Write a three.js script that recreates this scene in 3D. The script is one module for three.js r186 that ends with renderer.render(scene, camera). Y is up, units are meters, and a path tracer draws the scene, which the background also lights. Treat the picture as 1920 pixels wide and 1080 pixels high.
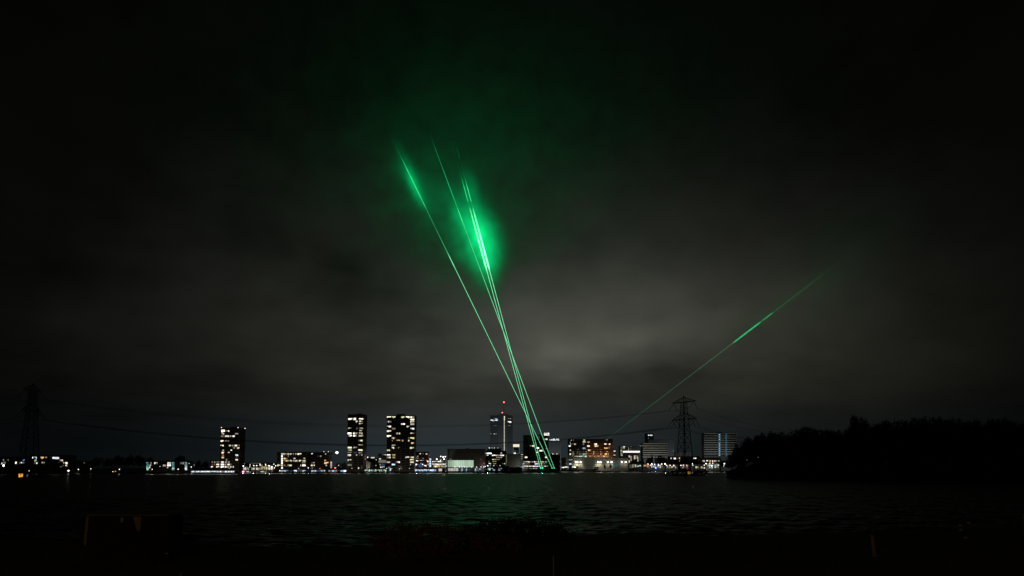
import * as THREE from 'three';
import { mergeGeometries } from 'three/addons/utils/BufferGeometryUtils.js';
import { createNoise2D, createNoise3D } from 'simplex-noise';

// ---------------------------------------------------------------- camera
const EYE = 6, FOCAL = 1450, HORIZON = 877, PITCH = THREE.MathUtils.degToRad(5);
const AXIS = HORIZON - FOCAL * Math.tan(PITCH);
const scene = new THREE.Scene();
const camera = new THREE.PerspectiveCamera(2 * Math.atan(540 / FOCAL) * 180 / Math.PI, 16 / 9, 0.5, 30000);
camera.position.set(0, EYE, 0);
camera.rotation.x = PITCH;
camera.setViewOffset(1920, 1080, 0, 540 - AXIS, 1920, 1080);
const renderer = new THREE.WebGLRenderer({ antialias: true });
renderer.toneMapping = THREE.LinearToneMapping;
renderer.toneMappingExposure = 1;
renderer.shadowMap.enabled = true;

let seed = 20231;
const rnd = () => { seed = (seed + 0x6d2b79f5) | 0; let t = Math.imul(seed ^ (seed >>> 15), 1 | seed); t = (t + Math.imul(t ^ (t >>> 7), 61 | t)) ^ t; return ((t ^ (t >>> 14)) >>> 0) / 4294967296; };
const rr = (a, b) => a + (b - a) * rnd();
const noise2 = createNoise2D(rnd), noise3 = createNoise3D(rnd);
const fbm = (x, y, n = 4) => { let s = 0, a = 0.5; for (let i = 0; i < n; i++) { s += a * noise2(x, y); x = x * 2.03 + 11.3; y = y * 2.03 - 7.1; a *= 0.5; } return s; };

// a sight line of the survey: the ray through a point of the survey picture, and where it stands at a known distance
const CP = Math.cos(PITCH), SP = Math.sin(PITCH);
const ray = (px, py) => { const u = (AXIS - py) / FOCAL, r = (px - 960) / FOCAL; return [r, SP + CP * u, -CP + SP * u]; };
const at = (px, py, d) => { const v = ray(px, py), t = d / -v[2]; return new THREE.Vector3(v[0] * t, EYE + v[1] * t, -d); };
const azel = (px, py) => { const v = ray(px, py); return [Math.atan2(v[0], -v[2]) * 180 / Math.PI, Math.atan2(v[1], Math.hypot(v[0], v[2])) * 180 / Math.PI]; };

// ---------------------------------------------------------------- sky: low night cloud over a lit town, laser light scattered in it
function makeSky() {
  const W = 3072, H = 1536, data = new Float32Array(W * H * 4);
  const blob = (px, py, sa, se, tilt, amp, power = 2) => { const [a, e] = azel(px, py), c = Math.cos(tilt), s = Math.sin(tilt); return (az, el) => { const x = az - a, y = el - e, u = (x * c + y * s) / sa, v = (y * c - x * s) / se; return amp * Math.exp(-Math.pow(u * u + v * v, power / 2) / 2); }; };
  const D = FOCAL * Math.PI / 180;       // picture units per degree
  const core = [blob(1100, 652, 3.6, 1.4, 0.04, 0.04), blob(1120, 605, 7.5, 2.6, 0.05, 0.016), blob(840, 640, 6, 2.6, 0.1, 0.006)];
  const warm = [blob(1480, 650, 6.5, 3.4, 0, 0.0075), blob(1250, 620, 7, 3, 0, 0.004)];
  const dark = [blob(632, 515, 2.2, 1.6, 0.3, 0.3), blob(1235, 705, 3.4, 1.1, 0, 0.38), blob(700, 560, 4, 1.2, -0.2, 0.15), blob(1000, 742, 9, 1.0, 0, 0.16)];
  const hazeBlue = [blob(845, 850, 8.5, 2.8, 0, 0.025)];
  const wide = [blob(885, 335, 150 / D, 110 / D, 0, 0.0145), blob(915, 225, 300 / D, 165 / D, 0, 0.0034), blob(852, 405, 90 / D, 62 / D, -1.2, 0.02), blob(1430, 598, 45 / D, 13 / D, 0.65, 0.010), blob(1550, 517, 80 / D, 42 / D, 0.65, 0.005)];
  const near = [
    blob(775, 343, 25 / D, 5.5 / D, -1.115, 0.27, 1.9), blob(778, 348, 30 / D, 13 / D, -1.115, 0.07, 1.9), blob(790, 364, 52 / D, 32 / D, -1.115, 0.018),
    blob(902, 456, 41 / D, 14 / D, -1.3, 0.52, 2.2), blob(902, 454, 43 / D, 30 / D, -1.33, 0.28, 3.2), blob(882, 434, 56 / D, 36 / D, -1.2, 0.065, 2.4), blob(862, 405, 18 / D, 10 / D, -1.2, 0.13),
    blob(881, 353, 20 / D, 11 / D, -1.3, 0.11, 2.6), blob(860, 398, 36 / D, 24 / D, -1.2, 0.035)];
  const put = (o, r, g, b) => { data[o] = r; data[o + 1] = g; data[o + 2] = b; data[o + 3] = 1; };
  for (let row = 0; row < H; row++) {
    const el0 = ((row + 0.5) / H - 0.5) * 180;
    for (let col = 0; col < W; col++) {
      const o = (row * W + col) * 4;
      if (el0 < -1) { put(o, 0.0016, 0.0016, 0.0014); continue; }
      const az0 = (((col + 0.5) / W - 0.5) * 360 + 630) % 360 - 180;   // 0 straight ahead, positive to the right
      const az = az0 > 180 ? az0 - 360 : az0;
      const d = az * Math.PI / 180, up = Math.max(el0, 0) * Math.PI / 180;
      // the cloud deck seen from below: coordinates on a level sheet
      const k = Math.cos(up) / (Math.sin(up) + 0.12), cx = Math.sin(d) * k, cz = Math.cos(d) * k;
      const soft = fbm(cx * 0.95 + 3.1, cz * 0.95, 4), wisp = fbm(cx * 2.6, cz * 1.5 + 9, 4);
      const wx = az + 1.2 * soft, wy = el0 + 0.7 * soft + 0.25 * wisp;
      const A = Math.exp(-Math.pow((wx - 3.2) / (wx < 3.2 ? 15.2 : 13.2), 2) / 2);
      const E = wy > 9 ? Math.exp(-Math.pow((wy - 9) / 6.5, 2) / 2) : 0.34 + 0.66 * Math.exp(-Math.pow((wy - 9) / 2.9, 2) / 2);
      let grey = 0.0011 + 0.0008 * Math.max(0, 1 - el0 / 40) + 0.0322 * A * E, tone = Math.min(1, Math.max(0, (5.5 - el0) / 4));
      for (const f of core) grey += f(wx, wy);
      let yel = 0; for (const f of warm) yel += f(wx, wy);
      const calm = Math.min(1, 0.12 + el0 * el0 / 200); const patch = fbm(az * 0.07 + el0 * 0.03 + 20, el0 * 0.1 - az * 0.015, 3), lump = fbm(az * 0.22 - 4, el0 * 0.3 + 2, 4); let shade = 1 + 0.3 * soft * Math.min(1, 0.2 + calm) + 0.12 * wisp * calm + 0.32 * patch * Math.min(1, el0 / 6) + 0.1 * lump * Math.min(1, el0 / 5); for (const f of dark) shade -= f(wx, wy);
      grey *= Math.max(0.25, shade); yel *= Math.max(0.3, shade);
      const gn = fbm(az * 0.35 + 5, el0 * 0.35, 4), gx = az + 0.9 * soft + 0.8 * lump, gy = el0 + 1.1 * gn; let g = 0, gc = 0; for (const f of wide) g += f(gx, gy);
      if (az > -14 && az < 4 && el0 > 8 && el0 < 30) { const hx = az + 0.12 * gn, hy = el0 + 0.14 * fbm(az * 0.8, el0 * 0.8 + 9, 3); for (const f of near) gc += f(hx, hy); }
      g = g * (1 + 0.5 * gn + 0.25 * lump) + gc * (1 + 0.4 * gn + 0.2 * fbm(az * 1.0 + 3, el0 * 0.8 + az * 0.5, 3)); if (g < 0.0003) g = 0;
      for (const f of hazeBlue) { const v = f(az, el0); grey += v * 0.75; yel -= v * 0.0; }
      grey /= 1 + g * 26;
      // near the horizon the haze over the town is bluer, higher up the cloud is a warm grey
      put(o, grey * (0.96 - 0.24 * tone) + yel + g * 0.004, grey * (1.0 - 0.01 * tone) + yel * 0.96 + g, grey * (0.82 + 0.31 * tone) + yel * 0.62 + g * 0.27);
    }
  }
  const t = new THREE.DataTexture(data, W, H, THREE.RGBAFormat, THREE.FloatType);
  t.mapping = THREE.EquirectangularReflectionMapping; t.magFilter = THREE.LinearFilter; t.needsUpdate = true;
  return t;
}
scene.background = makeSky();
scene.environment = scene.background;

// ---------------------------------------------------------------- materials
const mat = (r, g, b, rough = 0.85, extra = {}) => { const m = new THREE.MeshStandardMaterial({ roughness: rough, ...extra }); m.color.setRGB(r, g, b); return m; };
function grainTexture(n, f, lo, hi) { // fine mottled tone
  const d = new Uint8Array(n * n * 4);
  for (let y = 0; y < n; y++) for (let x = 0; x < n; x++) { const a = x / n * 2 * Math.PI, b = y / n * 2 * Math.PI, v = noise3(Math.cos(a) * f, Math.sin(a) * f + Math.cos(b) * f, Math.sin(b) * f) * 0.6 + noise3(Math.cos(a) * f * 4, Math.sin(a) * f * 4 + Math.cos(b) * f * 4, Math.sin(b) * f * 4 + 7) * 0.4, o = (y * n + x) * 4; d[o] = d[o + 1] = d[o + 2] = 255 * (lo + (hi - lo) * (v * 0.5 + 0.5)); d[o + 3] = 255; }
  const t = new THREE.DataTexture(d, n, n); t.wrapS = t.wrapT = THREE.RepeatWrapping; t.magFilter = THREE.LinearFilter; t.needsUpdate = true; return t;
}
const grain = grainTexture(256, 1.4, 0.72, 1);
const M = {
  brick: mat(0.12, 0.085, 0.07, 0.9, { map: grain }), darkBrick: mat(0.13, 0.11, 0.095, 0.9, { map: grain }), redBrick: mat(0.30, 0.10, 0.06, 0.9, { map: grain }), concrete: mat(0.34, 0.33, 0.31, 0.9, { map: grain }), darkConcrete: mat(0.13, 0.13, 0.125, 0.9, { map: grain }),
  pale: mat(0.55, 0.52, 0.42, 0.85, { map: grain }), white: mat(0.72, 0.72, 0.70, 0.7), slate: mat(0.06, 0.065, 0.07, 0.6), cladding: mat(0.2, 0.22, 0.23, 0.45, { map: grain }), bronze: mat(0.16, 0.145, 0.12, 0.6, { map: grain }),
  glass: mat(0.02, 0.024, 0.026, 0.12), frame: mat(0.08, 0.08, 0.08, 0.5), roof: mat(0.05, 0.05, 0.05, 0.9), steel: mat(0.13, 0.135, 0.14, 0.5, { metalness: 0.4 }), darkSteel: mat(0.045, 0.047, 0.05, 0.6), wire: mat(0.03, 0.03, 0.03, 0.6),
  land: mat(0.045, 0.045, 0.042, 0.95, { map: grain }), quay: mat(0.11, 0.105, 0.1, 0.9, { map: grain }), bank: mat(0.035, 0.04, 0.02, 1, { map: grain }), grass: mat(0.035, 0.05, 0.015, 1), bark: mat(0.05, 0.04, 0.03, 1), timber: mat(0.24, 0.18, 0.09, 0.8, { map: grain }), paleTimber: mat(0.34, 0.32, 0.25, 0.8, { map: grain }), hull: mat(0.7, 0.7, 0.7, 0.4),
  tinted: mat(0.13, 0.15, 0.16, 0.3), tar: mat(0.012, 0.011, 0.01, 0.95), leaf: mat(0.03, 0.045, 0.015, 1), leafDark: mat(0.022, 0.03, 0.014, 1), leafOlive: mat(0.07, 0.085, 0.025, 1), leafBrown: mat(0.15, 0.085, 0.04, 1), porcelain: mat(0.18, 0.12, 0.09, 0.3),
};
const HUE = { w: [1, 0.89, 0.68], c: [0.86, 0.95, 1], v: [1, 0.95, 0.87], g: [0.86, 0.9, 0.55], o: [1, 0.56, 0.22], p: [1, 0.84, 0.8], b: [0.12, 0.28, 0.95], r: [1, 0.12, 0.1], t: [0.22, 0.72, 0.72], y: [1, 0.82, 0.36], s: [0.52, 0.74, 1], m: [0.62, 0.95, 0.75], k: [1, 0.35, 0.6], n: [0.1, 1, 0.5], u: [0.08, 0.42, 0.68], a: [1, 0.44, 0.06], j: [0.74, 1, 0.76] };
const glowing = new Map();
function em(hue, level) { // something that gives off light, in one of a few colours and strengths
  level = Math.max(0.02, Number(level.toPrecision(2))); const key = hue + level;
  if (!glowing.has(key)) { const m = new THREE.MeshStandardMaterial({ roughness: 0.4 }); m.color.setRGB(0.05, 0.05, 0.05); m.emissive.setRGB(...HUE[hue]); m.emissiveIntensity = level; glowing.set(key, m); }
  return glowing.get(key);
}

// ---------------------------------------------------------------- builders
const taken = new Map();
const numbered = (name) => { const n = taken.get(name) ?? 0; taken.set(name, n + 1); return n ? name + '_' + String(n).padStart(3, '0') : name; };
const tag = (o, label, category, group) => { o.userData.label = label; o.userData.category = category; if (group) o.userData.group = group; return o; };
function thing(name, label, category, pos, group) { const g = new THREE.Group(); g.name = numbered(name); g.position.copy(pos); scene.add(g); return tag(g, label, category, group); }
const UNIT = new THREE.BoxGeometry(1, 1, 1);
const shade = (m) => { m.castShadow = m.receiveShadow = true; return m; };
function box(parent, name, m, x, y, z, w, h, d) { const o = shade(new THREE.Mesh(UNIT, m)); o.name = name; o.position.set(x, y, z); o.scale.set(w, h, d); parent.add(o); return o; }
function part(parent, name, geo, m) { const o = shade(new THREE.Mesh(geo, m)); o.name = name; parent.add(o); return o; }
function structure(name, geo, m) { const o = shade(new THREE.Mesh(geo, m)); o.name = numbered(name); o.userData.kind = 'structure'; scene.add(o); return o; }
const bar = (a, b, r, n = 5, r2 = r) => { const v = b.clone().sub(a), g = new THREE.CylinderGeometry(r2, r, v.length(), n, 1); g.translate(0, v.length() / 2, 0); g.applyQuaternion(new THREE.Quaternion().setFromUnitVectors(new THREE.Vector3(0, 1, 0), v.normalize())); g.translate(a.x, a.y, a.z); return g; };
const V = (x, y, z) => new THREE.Vector3(x, y, z);
const GY = 1.2;                                      // level of the far town above the lake

// A building whose front stands at distance d; its outline is given by sight lines x0, x1 and the roof line.
function building(name, label, x0, x1, yt, d, depth, m, opts = {}) {
  const cat = opts.category ?? 'building', ym = (yt + HORIZON) / 2, a = at(x0, ym, d), b = at(x1, ym, d), cx = (a.x + b.x) / 2, w = b.x - a.x, h = at((x0 + x1) / 2, yt, d).y - GY;
  const g = thing(name, label, cat, V(cx, GY, -d), opts.group), base = opts.from ?? 0;
  box(g, 'wall', m, 0, (h + base) / 2, -depth / 2, w, h - base, depth);
  if (opts.roof !== false) box(g, 'roof', opts.roofMat ?? M.roof, 0, h + 0.2, -depth / 2, w + 0.3, 0.4, depth + 0.3);
  const loc = (px, py) => { const p = at(px, py, d); return [p.x - cx, p.y - GY]; };
  const lit = [];
  const self = { g, w, h, loc, d, cx, depth };
  // a lit window: frame and one to three panes, curtained or bright
  self.win = (p0, p1, q0, q1, hue = 'w', level = 1, split = true) => {
    const [xa, yb] = loc(p0, q1), [xb, ya] = loc(p1, q0), ww = xb - xa, hh = ya - yb, f = new THREE.Group();
    f.name = 'window'; f.position.set((xa + xb) / 2, (ya + yb) / 2, 0); g.add(f); lit.push([xa, xb, yb, ya]);
    box(f, 'frame', M.frame, 0, 0, 0.03, ww + 0.16, hh + 0.16, 0.06);
    const n = split ? (ww > 5 ? Math.round(ww / 2.2) : 1 + Math.floor(rnd() * 3.4)) : 1; let x = -ww / 2;
    const cut = Array.from({ length: n }, () => rr(0.6, 1.4)), tot = cut.reduce((s, c) => s + c, 0);
    for (const c of cut) { const cw = ww * c / tot, low = split && rnd() < 0.4 ? rr(0.45, 0.85) : 1; box(f, 'pane', em(hue, level * (split ? [0.22, 0.5, 0.85, 1.1, 1.45, 1.15][Math.floor(rnd() * 6)] : 1)), x + cw / 2, hh * (1 - low) / 2, 0.075, Math.max(0.1, cw - 0.08), hh * low, 0.05); x += cw; }
    return f;
  };
  // the dark windows between the lit ones
  self.grid = (cols, rows, hh) => { for (const [p0, p1] of cols) for (const q of rows) { const [xa, y] = loc(p0, q), [xb] = loc(p1, q); if (y < 0.4 || y > h - 0.4) continue; if (lit.some((l) => l[0] < xb && l[1] > xa && l[2] < y + hh / 2 && l[3] > y - hh / 2)) continue; box(g, 'window', M.glass, (xa + xb) / 2, y, 0.04, xb - xa, hh, 0.08); } };
  self.band = (name, mm, q, hh, proud = 0.3, p0 = x0, p1 = x1) => { const [xa, y] = loc(p0, q), [xb] = loc(p1, q); box(g, name, mm, (xa + xb) / 2, y, proud / 2, xb - xa, hh, proud); };
  self.box = (name, mm, p0, p1, q0, q1, z0, z1) => { const [xa, yb] = loc(p0, q1), [xb, ya] = loc(p1, q0); return box(g, name, mm, (xa + xb) / 2, (ya + yb) / 2, (z0 + z1) / 2, xb - xa, ya - yb, Math.abs(z1 - z0)); };
  return self;
}
const rowsOf = (q0, q1, n) => Array.from({ length: n }, (_, i) => q0 + (q1 - q0) * i / (n - 1));
const colsOf = (p0, p1, n, gap = 0.3) => Array.from({ length: n }, (_, i) => [p0 + (p1 - p0) * (i + gap / 2) / n, p0 + (p1 - p0) * (i + 1 - gap / 2) / n]);
// windows read off an enlarged piece of the survey picture: origin, scale, [row, [from, to, hue, level] ...]
function plot(b, ox, oy, s, half, rows, lift = 1) { for (const [zy, ...ws] of rows) for (const [z0, z1, hue = 'w', level = 1, hf = half] of ws) b.win(ox + z0 / s, ox + z1 / s, oy + (zy - hf) / s, oy + (zy + hf) / s, hue, level * lift); }

// ---------------------------------------------------------------- water
function makeWater() {
  const waves = []; for (let i = 0; i < 34; i++) { const L = 0.7 * Math.pow(1.11, i % 17) * rr(0.9, 1.1), th = rr(-0.75, 0.75) + 0.25; waves.push([Math.sin(th) * 2 * Math.PI / L, Math.cos(th) * 2 * Math.PI / L, 0.0085 * L * rr(0.6, 1.1), rr(0, 6.28), L]); }
  const NR = 760, NA = 520, pos = new Float32Array((NR + 1) * (NA + 1) * 3), uv = new Float32Array((NR + 1) * (NA + 1) * 2), idx = [];
  for (let i = 0; i <= NR; i++) {
    const r = 26 * Math.pow(2600 / 26, i / NR), dr = r * (Math.pow(100, 1 / NR) - 1);
    for (let j = 0; j <= NA; j++) {
      const a = (j / NA - 0.5) * 1.62, x = Math.sin(a) * r, z = -Math.cos(a) * r, cell = Math.max(dr, r * 1.62 / NA * 0.6); let y = 0;
      for (const [kx, kz, am, ph, L] of waves) { const k = Math.min(1, Math.max(0, (L / cell - 2.2) / 2)); if (k > 0) y += am * k * Math.sin(kx * x + kz * z + ph); }
      const o = i * (NA + 1) + j; pos[o * 3] = x; pos[o * 3 + 1] = y; pos[o * 3 + 2] = z; uv[o * 2] = x / 17; uv[o * 2 + 1] = z / 17;
      if (i && j) { const b = o - NA - 2; idx.push(b, b + 1, o - 1, b + 1, o, o - 1); }
    }
  }
  const g = new THREE.BufferGeometry(); g.setAttribute('position', new THREE.BufferAttribute(pos, 3)); g.setAttribute('uv', new THREE.BufferAttribute(uv, 2)); g.setIndex(idx); g.computeVertexNormals();
  const n = 1024, d = new Float32Array(n * n), im = new Uint8Array(n * n * 4); let lo = 9, hi = -9;   // small ripples that repeat on a 17 m tile
  const rip = []; for (let i = 0; i < 60; i++) { const L = rr(0.35, 3.2), th = rr(-0.95, 0.95) + 0.2, kx = Math.round(Math.sin(th) * 17 / L), ky = Math.round(Math.cos(th) * 17 / L); rip.push([kx, ky, 17 / Math.max(1, Math.hypot(kx, ky)), rr(0, 6.28)]); }
  for (let y = 0; y < n; y++) for (let x = 0; x < n; x++) { let s = 0; for (const [kx, ky, L, ph] of rip) s += L * Math.sin(2 * Math.PI * (kx * x + ky * y) / n + ph); d[y * n + x] = s; lo = Math.min(lo, s); hi = Math.max(hi, s); }
  for (let i = 0; i < n * n; i++) { im[i * 4] = im[i * 4 + 1] = im[i * 4 + 2] = 255 * (d[i] - lo) / (hi - lo); im[i * 4 + 3] = 255; }
  const t = new THREE.DataTexture(im, n, n); t.wrapS = t.wrapT = THREE.RepeatWrapping; t.magFilter = THREE.LinearFilter; t.needsUpdate = true;
  const m = new THREE.MeshPhysicalMaterial({ roughness: 0.34, ior: 1.33, bumpMap: t, bumpScale: 1.1 }); m.color.setRGB(0.006, 0.008, 0.008);
  structure('lake_water', g, m);
  // sheltered water in the lee of the far quay, almost smooth
  const lee = [[262, 800], [352, 781], [447, 785], [453, 893], [520, 903], [650, 914], [780, 916], [905, 928], [1046, 932], [1053, 1138], [1180, 1148], [1360, 1158]], p2 = [], u2 = [], i2 = [];
  lee.forEach(([px, d], i) => { for (const dd of [d, d * 0.86]) { const q = at(px, 880, dd); p2.push(q.x, 0.03, q.z); u2.push(q.x / 17, q.z / 17); } if (i) i2.push(i * 2 - 2, i * 2 - 1, i * 2, i * 2 - 1, i * 2 + 1, i * 2); });
  const g2 = new THREE.BufferGeometry(); g2.setAttribute('position', new THREE.BufferAttribute(new Float32Array(p2), 3)); g2.setAttribute('uv', new THREE.BufferAttribute(new Float32Array(u2), 2)); g2.setIndex(i2); g2.computeVertexNormals(); const m2 = m.clone(); m2.roughness = 0.16; m2.bumpScale = 0.05; structure('sheltered_water', g2, m2);
}
makeWater();

// ---------------------------------------------------------------- far land with its quay, and the near bank
{
  const shore = [[-1400, 760], [-300, 770], [0, 785], [150, 800], [262, 800], [352, 782], [447, 786], [452, 895], [520, 905], [650, 916], [780, 918], [905, 930], [1046, 934], [1052, 1140], [1180, 1150], [1360, 1160], [1500, 1200], [3300, 1260]].map(([p, d]) => at(p, 880, d));
  const s = new THREE.Shape(); shore.forEach((p, i) => (i ? s.lineTo(p.x, -p.z) : s.moveTo(p.x, -p.z))); s.lineTo(9000, 9000); s.lineTo(-9000, 9000);
  const g = new THREE.ExtrudeGeometry(s, { depth: 3, bevelEnabled: false }); g.rotateX(-Math.PI / 2); g.translate(0, GY - 3, 0);
  structure('far_shore_ground', g, M.land);
  // stone edge along the waterline
  const edge = []; for (let i = 1; i < shore.length; i++) { const a = shore[i - 1], b = shore[i]; if (Math.hypot(b.x - a.x, b.z - a.z) > 700) continue; const l = Math.hypot(b.x - a.x, b.z - a.z), e = new THREE.BoxGeometry(l, 1.5, 0.7); e.rotateY(Math.atan2(-(b.z - a.z), b.x - a.x)); e.translate((a.x + b.x) / 2, 0.62, (a.z + b.z) / 2); edge.push(e); }
  structure('quay_wall', mergeGeometries(edge), M.quay);
}
const crest = (x) => { const t = x / 25; const k = [[-0.75, 3.72], [-0.45, 3.62], [-0.3, 3.46], [-0.1, 3.5], [0.1, 3.88], [0.3, 3.86], [0.5, 3.98], [0.75, 4.15]]; let i = 1; while (i < k.length - 1 && t > k[i][0]) i++; const u = Math.min(1, Math.max(0, (t - k[i - 1][0]) / (k[i][0] - k[i - 1][0]))); return k[i - 1][1] + (k[i][1] - k[i - 1][1]) * u * u * (3 - 2 * u); };
const bankY = (x, z) => { const d = -z; let y = crest(x * 25 / Math.max(8, Math.min(d, 30))); if (d < 10) y += (10 - d) * 0.04; if (d > 25) y -= Math.pow(Math.min(1, (d - 25) / 12), 1.2) * 5.4; return Math.min(y, 4.35) + 0.1 * fbm(x * 0.35, z * 0.35, 3); };
{
  const g = new THREE.PlaneGeometry(110, 76, 220, 150); g.rotateX(-Math.PI / 2); g.translate(0, 0, -5); const p = g.attributes.position; for (let i = 0; i < p.count; i++) p.setY(i, bankY(p.getX(i), p.getZ(i))); g.computeVertexNormals();
  structure('near_bank_ground', g, M.bank);
  const blade = new THREE.BufferGeometry(); blade.setAttribute('position', new THREE.BufferAttribute(new Float32Array([-0.012, 0, 0, 0.012, 0, 0, 0.03, 0.6, 0.05, -0.05, 0, 0.02, -0.03, 0, 0.02, -0.12, 0.45, 0, 0.05, 0, -0.02, 0.07, 0, -0.02, 0.16, 0.5, -0.03]), 3)); blade.computeVertexNormals();
  const n = 14000, im = new THREE.InstancedMesh(blade, M.grass, n), q = new THREE.Object3D();
  for (let i = 0; i < n; i++) { const z = -rr(11, 28), x = rr(-0.78, 0.78) * -z; q.position.set(x, bankY(x, z) - 0.02, z); q.rotation.set(rr(-0.25, 0.25), rr(0, 6.28), rr(-0.25, 0.25)); const k = rr(0.35, 0.75) * (0.6 + 0.5 * Math.max(0, noise2(x * 0.4, z * 0.4))); q.scale.set(k, k, k); q.updateMatrix(); im.setMatrixAt(i, q.matrix); }
  im.name = 'bank_grass'; im.castShadow = im.receiveShadow = true; tag(im, 'short dark grass covering the near bank', 'grass'); im.userData.kind = 'stuff'; scene.add(im);
}

// ---------------------------------------------------------------- trees
function crownGeo(n, lobes, size, flat = 1) { // leaf-sized faces spread through overlapping lobes; unit tree: height 1
  const pos = new Float32Array(n * 9), q = new THREE.Quaternion(), v = V(0, 0, 0), e = new THREE.Euler();
  const vol = lobes.map((l) => l[3] * l[3] * l[3]), tot = vol.reduce((a, b) => a + b, 0);
  for (let i = 0; i < n; i++) {
    let t = rnd() * tot, k = 0; while (t > vol[k] && k < lobes.length - 1) t -= vol[k++];
    const [lx, ly, lz, lr] = lobes[k], r = lr * Math.cbrt(rr(0.12, 1)) * (0.82 + 0.34 * noise3(lx * 9 + i * 0.37, ly * 7, i * 0.11)), a = rr(0, 6.283), c = rr(-1, 1), s = Math.sqrt(1 - c * c), x = lx + r * s * Math.cos(a), y = ly + r * c * flat, z = lz + r * s * Math.sin(a), w = size * rr(0.55, 1.3);
    q.setFromEuler(e.set(rr(0, 6.28), rr(0, 6.28), rr(0, 6.28)));
    [[-1, -0.7, 0], [1, -0.5, 0], [0.1, 1, 0]].forEach((c3, j) => { v.set(c3[0] * w, c3[1] * w, 0).applyQuaternion(q); pos.set([x + v.x, y + v.y, z + v.z], i * 9 + j * 3); });
  }
  const g = new THREE.BufferGeometry(); g.setAttribute('position', new THREE.BufferAttribute(pos, 3)); g.computeVertexNormals(); return g;
}
const roundLobes = () => { const l = [[0, 0.62, 0, 0.26]]; for (let i = 0; i < 9; i++) { const a = i * 0.7 + rr(0, 0.6), r = rr(0.12, 0.26); l.push([Math.cos(a) * r, rr(0.4, 0.84), Math.sin(a) * r, rr(0.1, 0.18)]); } l.push([rr(-0.05, 0.05), 0.88, 0, 0.12]); return l; };
const tallLobes = () => { const l = []; for (let i = 0; i < 9; i++) { const y = 0.2 + i * 0.088, r = 0.13 * Math.sin((i + 1.5) / 10.5 * Math.PI) + 0.03; l.push([rr(-0.04, 0.04), y, rr(-0.04, 0.04), r]); } return l; };
const coneLobes = () => { const l = []; for (let i = 0; i < 10; i++) { const y = 0.12 + i * 0.09; l.push([rr(-0.02, 0.02), y, rr(-0.02, 0.02), 0.2 * (1 - i / 10.5) + 0.015]); } return l; };
const crowns = { round: [0, 1, 2, 3, 4, 5].map(() => crownGeo(4200, roundLobes(), 0.017)), tall: [0, 1].map(() => crownGeo(2000, tallLobes(), 0.02)), cone: [0, 1].map(() => crownGeo(1600, coneLobes(), 0.02)) };
const trunkGeo = mergeGeometries([bar(V(0, 0, 0), V(0.008, 0.5, 0), 0.022, 7, 0.013), bar(V(0.008, 0.4, 0), V(0.14, 0.66, 0.05), 0.011, 5, 0.004), bar(V(0.006, 0.36, 0), V(-0.15, 0.62, -0.06), 0.011, 5, 0.004), bar(V(0.008, 0.5, 0), V(-0.02, 0.82, 0.03), 0.012, 5, 0.003)]);
function tree(label, x, y, z, h, width = 1, kind = 'round', m = M.leafDark, group, name = 'broadleaf_tree') {
  const t = thing(name, label, 'tree', V(x, y, z), group), list = crowns[kind]; t.rotation.y = rr(0, 6.28); t.scale.set(h * width, h, h * width);
  part(t, 'trunk', trunkGeo, M.bark); part(t, 'crown', list[Math.floor(rnd() * list.length)], m); return t;
}
const farTree = (label, px, pt, d, width, kind, m, group, name) => { const p = at(px, pt, d); return tree(label, p.x, GY - 0.1, -d, p.y - GY, width, kind, m, group, name); };

// ---------------------------------------------------------------- lamps
const globe = new THREE.SphereGeometry(1, 12, 8), tube = new THREE.CylinderGeometry(0.6, 1, 1, 7);
function lamp(label, group, px, py, d, hue = 'v', r = 0.5, level = 4, cd = 0, opts = {}) {
  const p = at(px, py, d), gy = opts.ground ?? GY, t = thing(opts.name ?? 'street_lamp', label, opts.category ?? 'lamp', V(p.x, gy, p.z), group), h = p.y - gy;
  const pole = part(t, 'pole', tube, M.darkSteel); pole.position.y = (h - r) / 2; pole.scale.set(0.11, Math.max(0.1, h - r), 0.11);
  const cap = part(t, 'lamp_cap', tube, M.darkSteel); cap.position.y = h + r * 0.92; cap.scale.set(r * 0.7, r * 0.35, r * 0.7);
  const head = part(t, 'lamp_head', globe, em(hue, level)); head.position.y = h; head.scale.set(r, r * 0.82, r);
  if (cd) { const l = new THREE.PointLight(new THREE.Color().setRGB(...HUE[hue]), cd); l.name = 'lamp_glow'; l.position.set(0, h - r - 0.25, r * 0.9 + 0.3); l.castShadow = true; l.shadow.radius = 12; t.add(l); }
  return t;
}
function lamps(label, group, d, list, opts) { for (const [px, py, hue, r, level, cd] of list) lamp(label, group, px, py, d + rr(-4, 4), hue, r, level, cd, opts); }

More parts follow.
